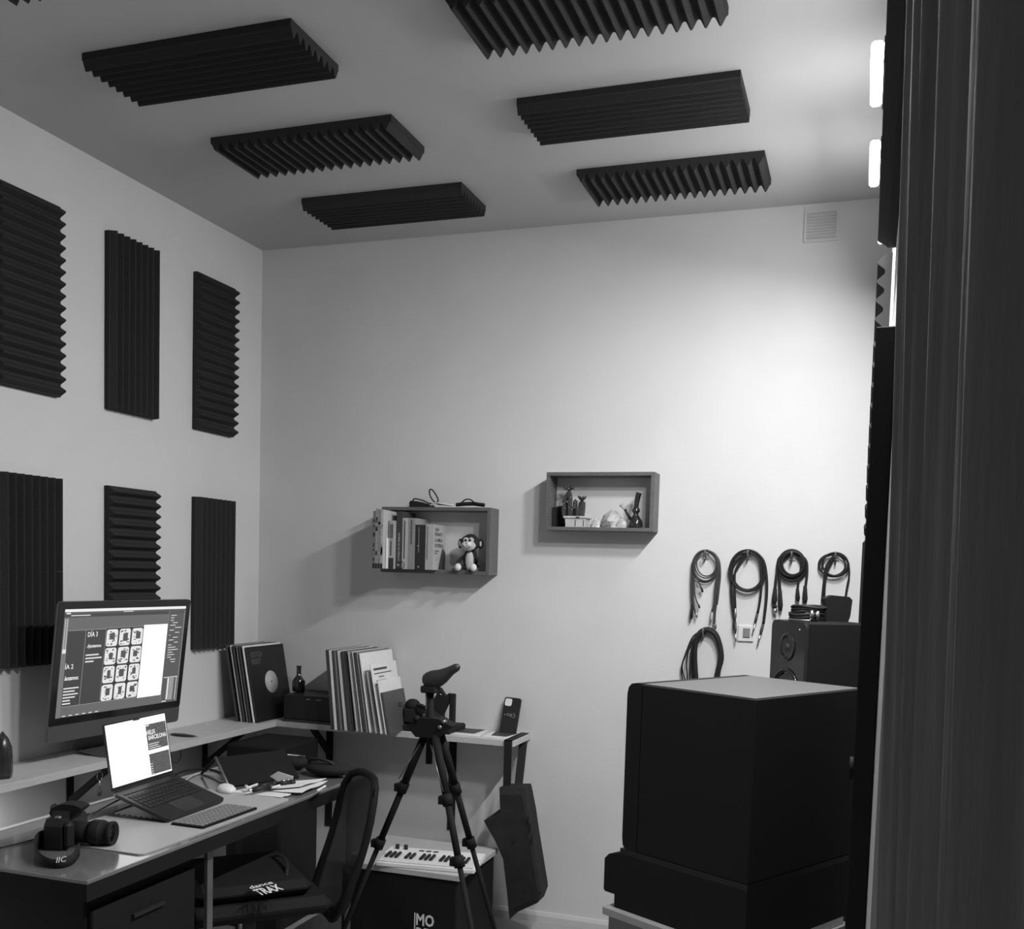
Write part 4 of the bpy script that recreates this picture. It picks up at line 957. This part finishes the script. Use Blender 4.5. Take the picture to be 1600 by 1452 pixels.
bundle('fourth cable bundle from left, thin loops nearest the corner', [
    (ring(1303, 884, 23, 17), .0042, True), (ring(1305, 882, 20, 18), .004, True), (ring(1300, 883, 21, 17), .0035, True),
    ([(1306, 866), (1322, 874), (1327, 895), (1323, 920), (1321, 934)], .004, False), ([(1303, 868), (1291, 885), (1287, 910), (1284, 942)], .0042, False), ([(1304, 868), (1293, 890), (1289, 915), (1288, 945)], .0042, False)],
    [((1285, 940), (1286, 962), .007, dsteel)])
bundle('thick black multicore cable loop hanging behind the big speaker', [
    ([(1086, 1075), (1084, 1030), (1086, 1005), (1094, 989), (1106, 984), (1118, 991), (1125, 1010), (1127, 1030), (1122, 1050), (1121, 1075)], .0115, False), ([(1089, 1075), (1086, 1030), (1088, 1003), (1097, 988), (1108, 985), (1120, 996), (1126, 1018), (1124, 1040), (1119, 1060), (1118, 1075)], .010, False),
    ([(1100, 984), (1083, 995), (1072, 1020), (1065, 1045), (1067, 1065)], .0032, False), ([(1098, 985), (1080, 1005), (1073, 1035), (1074, 1060), (1070, 1070)], .003, False), ([(1096, 988), (1078, 1010), (1066, 1040), (1072, 1068)], .003, False), ([(1098, 986), (1082, 1010), (1079, 1040), (1077, 1070)], .003, False)], [])
# light switch
q = wp(1166, 990, D)
sw = thing('light_switch', 'small square wall switch between hanging jack plugs', 'switch', q)
part(MB().box(q.x-.034, q.x+.030, D-.008, D-.0005, q.z-.034, q.z+.034, bev=.003), 'plate', plaster, sw)
part(MB().box(q.x-.012, q.x+.016, D-.013, D-.008, q.z-.016, q.z+.022, bev=.002), 'rocker', mgrey, sw)

# ------------------------------------------------------------------ large speaker in front, on amplifier and cabinet
zt_ = ZC-.28; sw_, sd_, sh = .402, .475, .445
cN = Vector((-.227, 2.435, 0)); angS = math.atan2(.184, -.326)  # along the near-left face
Ms = Matrix.Translation((cN.x, cN.y, zt_-sh)) @ Matrix.Rotation(angS-math.pi, 4, 'Z')
# local: +x towards the near corner from left, so left face (front baffle) at x=-sw_, depth +y away
big = thing('studio_speaker', 'large black speaker cabinet with grey lit top in the right foreground', 'speaker', M=Ms)
part(MB().box(-sw_+.05, 0, 0, sd_, 0, sh, bev=.003), 'cabinet', blackm, big, False)
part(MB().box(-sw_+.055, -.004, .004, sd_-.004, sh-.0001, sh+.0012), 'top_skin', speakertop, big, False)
b = MB(); n = 14
prf = [(-sw_+.05, 0), (-sw_+.012, 0), (-sw_+.003, .01), (-sw_, .03), (-sw_, sh-.03), (-sw_+.004, sh-.012), (-sw_+.014, sh-.002), (-sw_+.03, sh+.0012), (-sw_+.05, sh+.0012)]
b.prism(prf, 0, sd_, axis='y'); part(b, 'front_baffle', blackm, big, False)
v = []; f = []
for j in range(13):
    for i in range(9):
        u, w_ = i/8, j/12; bul = .004+.026*math.sin(math.pi*u)**.6*math.sin(math.pi*min(1, w_*1.0))**.8 if 0 < i < 8 and 0 < j < 12 else .0
        v.append((-sw_-bul, .02+u*(sd_-.04), .01+w_*(sh-.05)))
for j in range(12):
    for i in range(8): a = j*9+i; f.append((a, a+1, a+10, a+9))
part(MB().add(v, f, None, True), 'grille', mat('grille_cloth', .05, .9, noise=.1, nscale=300), big, False)
amp = thing('amplifier', 'black amplifier unit below the large speaker', 'amplifier', M=Ms @ Matrix.Translation((0, 0, -.165)))
# local z 0..0.165
part(MB().prism([(-sw_-.055, 0.035), (-sw_-.06, .04), (-sw_-.06, .125), (-sw_-.045, .14), (-sw_-.01, .150), (0, .150), (0, 0), (-sw_-.02, 0), (-sw_-.02, .035)], .0, sd_-.02, axis='y'), 'chassis', blackm, amp, False)
part(MB().box(-sw_-.005, 0, 0, sd_-.02, .150, .165), 'top_plate', black, amp, False)
for k in range(4): part(MB().lathe([(.012, 0), (.012, .012), (.009, .014)], TR((-sw_-.06, .08+k*.09, .085), 0, 0, -math.pi/2), 14), 'knob', black, amp, False)
zc_ = WM[amp.name].translation.z
cbt = thing('low_cabinet', 'pale topped low cabinet under amplifier at the bottom of the photo', 'cabinet', M=Ms @ Matrix.Translation((0, 0, -.165-(zc_))))
part(MB().box(-sw_-.045, .0, -.02, sd_-.03, zc_-.022, zc_-.0005, bev=.002), 'top_board', lgrey, cbt, False)
part(MB().box(-sw_-.03, .01, -.008, sd_-.01, .06, zc_-.022), 'body', mgrey, cbt, False)
part(MB().box(-sw_, -.01, .02, sd_-.04, 0, .06), 'plinth', blackm, cbt, False)
# small speaker behind
p0, p1, p2 = at(1201, 970, 'Z', ZC-.13), at(1264, 973, 'Z', ZC-.13), Vector((-.010, 3.55, 0))
p0 = Vector((-.285, 3.50, 0)); p1 = Vector((-.168, 3.33, 0))
ux = (p1-p0).normalized(); ang2 = math.atan2(ux.y, ux.x); w2 = (p1-p0).length; d2 = .225
M2 = Matrix.Translation((p0.x, p0.y, ZC-.13-.36)) @ Matrix.Rotation(ang2, 4, 'Z')
sm = thing('monitor_speaker', 'smaller glossy black monitor speaker behind the large one, against hanging cables', 'speaker', M=M2)
part(MB().box(0, w2, .012, d2, 0, .36, bev=.006), 'cabinet', deep, sm, False)
part(MB().prism(rr(0, w2, 0, .36, .022), 0, .012, axis='y'), 'front_baffle', mat('baffle_gloss', .02, .12, noise=.05, nscale=30), sm, False)
ry = Matrix.Rotation(math.pi/2, 4, 'X')
part(MB().lathe([(.046, -.001), (.046, .003), (.040, .004), (.024, -.004), (.014, -.006)], Matrix.Translation((w2/2, 0, .275)) @ ry, 32), 'tweeter_horn', blackg, sm, False)
part(MB().ball((w2/2, .001, .275), .012, .006, .012), 'tweeter', dgrey, sm, False)
part(MB().lathe([(.080, -.001), (.082, .004), (.074, .008), (.066, .003), (.052, -.006), (.025, -.010), (.024, -.004), (.010, .001)], Matrix.Translation((w2/2, 0, .125)) @ ry, 40), 'woofer', blackg, sm, False)
part(MB().ball((w2/2+.07, -.001, .335), .0025, .0015, .0025), 'indicator', white, sm, False)
sst = thing('speaker_stand', 'black column stand under the smaller speaker, hidden by the large one', 'stand', M=M2 @ Matrix.Translation((0, 0, -(ZC-.49))))
hs = ZC-.49
part(MB().box(0, w2, .01, d2-.01, hs-.02, hs-.0005), 'top_plate', blackm, sst, False); part(MB().box(w2/2-.04, w2/2+.04, .07, .15, .02, hs-.02), 'column', blackm, sst, False); part(MB().box(-.0, w2, -.01, d2, 0, .02), 'base_plate', blackm, sst, False)
# coil and adapter on top of the small speaker
ztp = ZC-.13
def tp(x, y, dy): return at(x, y, 'Y', dy)
cc0 = Vector((-.178, 3.47, ztp))
co_ = thing('coiled_cable', 'flat coil of black cable on top of the smaller speaker', 'cable', cc0)
b = MB(); 
for k in range(6):
    r = .048+.003*(k % 3); b.tube([cc0+Vector((r*math.cos(a*math.pi/10)+.002*k, r*.62*math.sin(a*math.pi/10), .006+k*.008+.003*math.sin(a*.7+k))) for a in range(20)], .0048, 6, closed=True)
part(b, 'coil', rubber, co_)
part(MB().cyl(cc0+Vector((.022, -.045, .006)), cc0+Vector((.022, -.046, .036)), .007, 10).cyl(cc0+Vector((.040, -.040, .006)), cc0+Vector((.040, -.041, .034)), .007, 10), 'jack_plug', steel, co_)
part(MB().tube(spline([cc0+Vector(q_) for q_ in ((-.05, -.02, .003), (-.02, -.045, .003), (.02, -.05, .003))], 4), .0032, 6), 'plug_lead', steel, co_)
ad0 = Vector((-.085, 3.535, ztp))
ad = thing('plug_adapter', 'square black mains adapter standing on the smaller speaker', 'adapter', ad0)
part(MB().prism([(-.04, .003), (-.036, .0005), (.036, .0005), (.042, .02), (.046, .072), (.036, .082), (-.02, .086), (-.044, .074), (-.036, .03)], -.022, .022, TR(ad0, .3), axis='y'), 'body', deep, ad)
part(MB().tube(spline([ad0+Vector(q_) for q_ in ((-.03, -.02, .02), (-.05, -.025, .012), (-.06, -.02, .004))], 4), .003, 6), 'cord', rubber, ad)

# ------------------------------------------------------------------ tripod with padded head
tp0 = at(668, 1143, 'Y', 3.15)
tr = thing('tripod', 'black folding tripod with teardrop padded head in front of the back shelf', 'tripod', (tp0.x, 3.15, 0))
colx = at(671, 1140, 'Y', 3.15).x
cA, cB = at(672.5, 1080, 'Y', 3.15), at(676, 1194, 'Y', 3.15)
part(MB().cyl((cA.x+.001, 3.15, cA.z), (cA.x+.001, 3.15, cB.z), .0115, 16), 'centre_column', deep, tr)
part(MB().cyl((cA.x-.012, 3.145, cA.z+.005), (cA.x-.010, 3.145, tp0.z+.06), .004, 8), 'pan_rod', dsteel, tr)
part(MB().prism([(lambda q_: (q_.x, q_.z))(at(x, y, 'Y', 3.15)) for x, y in ((640, 1132), (662, 1120), (690, 1122), (700, 1128), (712, 1134), (692, 1146), (688, 1152), (655, 1150))], 3.12, 3.18, axis='y'), 'spider', deep, tr)
for (x, y, r) in ((649, 1124, .010), (686.5, 1137, .007), (692.5, 1128.5, .006)):
    q = at(x, y, 'Y', 3.115); part(MB().cyl(q, q+Vector((0, .02, 0)), r, 12), 'knob', dsteel if r < .01 else deep, tr)
feet = [(-1.80, 3.18, 0), (-1.255, 2.83, 0), (-1.11, 3.45, 0)]
tops = [at(664, 1148, 'Y', 3.15), at(680, 1150, 'Y', 3.13), at(689, 1148, 'Y', 3.17)]
aim = [[(625, 1230), (593, 1318)], [(695, 1250), (717, 1347)], [(710, 1232), (735.5, 1317)]]
for k in range(3):
    A_ = tops[k]; 
    # foot solved so that the leg runs along the photographed line
    y2 = feet[k][1]; frac = .42; ym = A_.y+(y2-A_.y)*frac
    Bm = at(aim[k][1][0], aim[k][1][1], 'Y', ym); dd = (Bm-A_); B_ = A_+dd*((A_.z-.012)/(A_.z-Bm.z))
    m1 = A_.lerp(B_, (A_.z-at(aim[k][0][0], aim[k][0][1], 'Y', ym*.5+A_.y*.5).z)/(A_.z-B_.z)); m2 = Bm
    lg = part(MB().tube([A_, m1], .0135, 10), 'leg', deep, tr)
    part(MB().tube([m1, m2], .0115, 10), 'middle_section', deep, lg); part(MB().tube([m2, B_], .009, 10), 'lower_section', deep, lg)
    for mm in (m1, m2):
        u = (B_-A_).normalized(); part(MB().tube([mm-u*.018, mm+u*.018], .018, 10).box(mm.x-.028, mm.x-.008, mm.y-.012, mm.y+.012, mm.z-.014, mm.z+.012), 'flip_lock', deep, lg)
    part(MB().ball((B_.x, B_.y, .012), .014, .014, .012), 'rubber_foot', rubber, lg)
    part(MB().tube([A_+Vector((-.011, -.011, -.03)), m1+Vector((-.011, -.011, .03))], .0018, 6), 'leg_trim', dsteel, lg)
# teardrop head
hd = ((661, 1064, .004), (662, 1064, .013), (664, 1063.5, .020), (668, 1063, .0265), (674, 1062.5, .0305), (680, 1061.5, .031), (686, 1059.5, .029), (692, 1056.5, .025), (698, 1052.5, .0205), (704, 1048.5, .0165), (710, 1045, .0145), (714, 1043, .0135), (717, 1041.5, .009), (718.5, 1041, .003))
b = MB(); b.tube([at(x, y, 'Y', 3.15) for x, y, r in hd], [r for x, y, r in hd], 20)
part(b, 'padded_head', mat('padded_cover', .02, .5, noise=.1, nscale=60, bump=.05), tr)
q = at(672, 1077, 'Y', 3.15); part(MB().box(q.x-.026, q.x+.03, 3.125, 3.175, q.z-.012, q.z+.012, bev=.004), 'head_clamp', blackm, tr)

# ------------------------------------------------------------------ equipment case with small keyboard on top
zk = ZC-1.15
f0, f1 = at(560, 1352, 'Y', 3.60), at(738, 1362, 'Y', 3.60)
ec = thing('equipment_case', 'big black case with pale top edge and white letters below the keyboard', 'case', (f0.x, 3.6, 0))
xa, xb = -1.93, -1.43
part(MB().box(xa, xb, 3.60, 4.02, .02, zk-.045, bev=.006), 'body', deep, ec)
part(MB().box(xa-.012, xb+.012, 3.592, 4.03, zk-.045, zk-.022, bev=.002), 'top_board', lgrey, ec)
part(MB().box(xa+.02, xa+.1, 3.62, 4.0, 0, .02), 'foot', rubber, ec); part(MB().box(xb-.1, xb-.02, 3.62, 4.0, 0, .02), 'foot', rubber, ec)
ta = at(650, 1446, 'Y', 3.598); tb_ = at(678, 1446, 'Y', 3.598); th = at(650, 1427, 'Y', 3.598).z-ta.z
text('lettering', 'MO', white, ec, (ta.x, 3.5985, ta.z), (1, 0, 0), (0, 0, 1), tb_.x-ta.x, th, .03)
text('lettering', 'RD', white, ec, (ta.x, 3.5985, ta.z-th*1.15), (1, 0, 0), (0, 0, 1), (tb_.x-ta.x)*.95, th, .03)
part(MB().box(ta.x-.008, ta.x-.0045, 3.5975, 3.6, ta.z-th*1.2, ta.z+th), 'letter_bar', white, ec)
k0 = at(587, 1345, 'Z', zk); k1 = at(741, 1358, 'Z', zk); k2 = at(757, 1326, 'Z', zk)
ux = (k1-k0).normalized(); kw = (k1-k0).length; kdp = .205; a3 = math.atan2(ux.y, ux.x)
Mk2 = TR((k0.x, k0.y, zk-.0215), a3)
mk2 = thing('midi_keyboard', 'small white music keyboard lying on the black case', 'keyboard', M=Mk2)
part(MB().box(0, kw, 0, kdp, 0, .018, bev=.003).box(0, kw, .115, kdp, .018, .026, bev=.002), 'body', white, mk2, False)
nw = 19; ww = (kw-.012)/nw
kme = None
for i in range(nw):
    if kme is None:
        o = part(MB().box(.0004, ww-.0004, .004, .114, .0181, .0235, bev=.0008), 'white_key', mat('white_key', .72, .3, noise=.02), mk2, False); kme = o.data; o.location = (.006, 0, 0)
    else:
        o = bpy.data.objects.new('white_key', kme); C.objects.link(o); o.parent = mk2; o.location = (.006+i*ww, 0, 0)
bme = None
for i in range(nw-1):
    if i % 7 in (3, 6): continue
    if bme is None:
        o = part(MB().box(-.0062, .0062, .048, .114, .0236, .0335, bev=.002), 'black_key', black, mk2, False); bme = o.data
    else:
        o = bpy.data.objects.new('black_key', bme); C.objects.link(o); o.parent = mk2
    o.location = (.006+(i+1)*ww, 0, 0)
for i in range(2): part(MB().lathe([(.0085, 0), (.0085, .016), (.007, .018)], TR((.035+i*.036, .175, .026)), 14), 'knob', black, mk2, False)
for i in range(3): part(MB().box(.13+i*.03, .15+i*.03, .16, .175, .0255, .028), 'button', dgrey, mk2, False)
# ------------------------------------------------------------------ black bag hanging from the shelf end by its straps
hg = thing('hanging_bag', 'black tote bag hanging by wide straps from the right end of the shelf', 'bag', at(800, 1230, 'Y', 4.1))
yb_ = 4.035
def q3(x, y, yy=yb_): p = at(x, y, 'Y', yy); return (p.x, p.z)
outl = [(784, 1229), (822, 1229), (829, 1265), (834, 1300), (849, 1392), (843, 1408), (808, 1424), (800, 1434), (797, 1400), (790, 1340), (776, 1308), (760, 1280), (785, 1262)]
b = MB(); o3 = [q3(*p) for p in outl]; n = len(o3); cx_ = sum(p[0] for p in o3)/n; cz_ = sum(p[1] for p in o3)/n
v = []; lay = ((3.99, .90), (4.005, 1.0), (4.10, 1.0), (4.125, .93))
for yy, k in lay: v += [(cx_+(x-cx_)*k, yy, cz_+(z-cz_)*k) for x, z in o3]
f = [tuple(range(n-1, -1, -1)), tuple(3*n+i for i in range(n))]
for l in range(3):
    for i in range(n): f.append((l*n+i, l*n+(i+1) % n, (l+1)*n+(i+1) % n, (l+1)*n+i))
part(MB().add(v, f), 'body', mat('bag_cloth', .022, .7, noise=.15, nscale=20, bump=.4, bscale=14, spec=.2), hg)
xs0, xs1 = at(788, 1160, 'Y', 4.06).x, at(800, 1160, 'Y', 4.06).x
sx_, th = (xs0+xs1)/2, .0022
z0 = at(790, 1232, 'Y', 4.06).z
b = MB(); b.box(xs0, xs1, 4.0585, 4.0615, z0-.02, ZS+.004); b.box(xs0, xs1, 4.0585, D-.012, ZS+.0008, ZS+.004)
part(b, 'strap', rubber, hg)
xq = at(812, 1170, 'Y', 4.24).x
b = MB(); b.add([(xq, 4.23, ZS-.03), (xq+.035, 4.23, ZS-.03), (xq+.035, 4.24, ZS-.03), (xq, 4.24, ZS-.03), (xs1-.0+.0, 4.10, z0-.02), (xs1+.035, 4.10, z0-.02), (xs1+.035, 4.11, z0-.02), (xs1, 4.11, z0-.02)],
      [(0, 1, 5, 4), (1, 2, 6, 5), (2, 3, 7, 6), (3, 0, 4, 7), (0, 3, 2, 1), (4, 5, 6, 7)])
part(b, 'strap', rubber, hg)
b = MB()
for (x, y) in ((826, 1281), (829, 1292), (803, 1312), (832, 1310)): 
    q = at(x, y, 'Y', 3.985); b.box(q.x-.004, q.x+.004, 3.984, 3.99, q.z-.014, q.z+.014)
part(b, 'buckle', black, hg)

# ------------------------------------------------------------------ office chair, mesh back
P1, P2 = Vector((-1.768, 3.30, ZC-.725)), Vector((-1.515, 3.055, ZC-.725))
wv = (P2-P1); cw = wv.length; wx = wv.normalized(); fwd = Vector((-.70, -.72, 0)).normalized()
dn = (Vector((0, 0, -1))+fwd*.30).normalized()
chm = thing('office_chair', 'black office chair with curved mesh back at the far end of desk', 'chair', (-1.95, 2.95, 0))
def cpnt(u, v_, o=0): # u across 0..1, v down in metres
    taper = 1-.10*(v_/.5); c = (P1+P2)/2; bow = .03*math.sin(math.pi*v_/.5)
    return c+wx*((u-.5)*cw*taper)+dn*v_-fwd*(bow+o)+fwd*(.035*(1-(2*u-1)**2))*-1
out = []
for i in range(28):
    a = 2*math.pi*i/28; ca_, sa = math.cos(a), math.sin(a); k = (abs(ca_)**4.0+abs(sa)**4.0)**(-1/4.0)
    out.append(cpnt(.5+.5*ca_*k, .25-.25*sa*k))
part(MB().tube(out, .014, 8, closed=True), 'back_frame', deep, chm)
b = MB(); v = []; f = []
for j in range(11):
    for i in range(9): v.append(cpnt(.03+.94*i/8, .015+.47*j/10))
for j in range(10):
    for i in range(8): a = j*9+i; f.append((a, a+1, a+10, a+9))
meshm = mat('chair_mesh', .04, .8, noise=.2, nscale=400, alpha=.95)
part(b.add(v, f, None, True), 'back_mesh', meshm, chm)
sc_ = (P1+P2)/2+dn*.5+fwd*.24; sc_.z = .46
Mc = Matrix.Translation(sc_) @ Matrix.Rotation(math.atan2(fwd.y, fwd.x), 4, 'Z')
part(MB().box(-.23, .23, -.23, .23, -.03, .03, Mc, bev=.025), 'seat', deep, chm)
part(MB().tube(spline([cpnt(.5, .30, .02), cpnt(.5, .5, .05), sc_-fwd*.20+Vector((0, 0, -.05)), sc_+Vector((0, 0, -.045))], 5), .018, 8), 'back_support', deep, chm)
part(MB().cyl(sc_+Vector((0, 0, -.03)), Vector((sc_.x, sc_.y, .09)), .028, 14), 'gas_column', dsteel, chm)
bs = part(MB().ball((sc_.x, sc_.y, .085), .05, .05, .02), 'base_hub', black, chm)
for k in range(5):
    a = k*math.pi*2/5+.3; e = Vector((sc_.x+.27*math.cos(a), sc_.y+.27*math.sin(a), .065))
    part(MB().tube([(sc_.x, sc_.y, .085), e], [.022, .014], 8), 'base_arm', black, chm)
    part(MB().cyl(e+Vector((-.01*math.sin(a), .01*math.cos(a), -.04)), e+Vector((.01*math.sin(a), -.01*math.cos(a), -.04)), .025, 14), 'caster', rubber, chm)
# flat black bag with white print lying on the chair seat
zb_ = .494
gbag = thing('gear_bag', 'flat black bag with white printed letters lying on the chair seat', 'bag', (sc_.x, sc_.y, zb_))
Mg = Matrix.Translation((sc_.x, sc_.y, zb_)) @ Matrix.Rotation(math.atan2(fwd.y, fwd.x), 4, 'Z')
part(MB().box(-.17, .20, -.20, .20, 0, .05, Mg, bev=.022), 'body', deep, gbag)
la, lb2 = at(406, 1400, 'Z', zb_+.052), at(444, 1390, 'Z', zb_+.052); lc = at(394, 1391, 'Z', zb_+.052)
text('lettering', 'TRAX', white, gbag, la, lb2-la, lc-la, (lb2-la).length, (lc-la).length, .03)
ld_ = la+(lc-la)*1.15; text('lettering', 'dance', white, gbag, ld_, lb2-la, lc-la, (lb2-la).length*.95, (lc-la).length*.45, .02)
part(MB().tube(spline([Mg @ Vector(q_) for q_ in ((-.1, -.12, .045), (-.12, -.05, .07), (-.12, .05, .07), (-.1, .12, .045))], 5), .006, 8), 'handle', rubber, gbag)

for o in bpy.data.objects:
    if o.type == 'MESH' and o.name.split('.')[0] in ('picture_frames', 'picture_details', 'screen_text_lines', 'caption_lines', 'spine_print', 'keys', 'keyboard', 'printed_lines', 'pebbles', 'guide_line', 'cover_print', 'print', 'menu_text', 'pot_marks', 'mark', 'flower_crown'):
        o['kind'] = 'stuff'
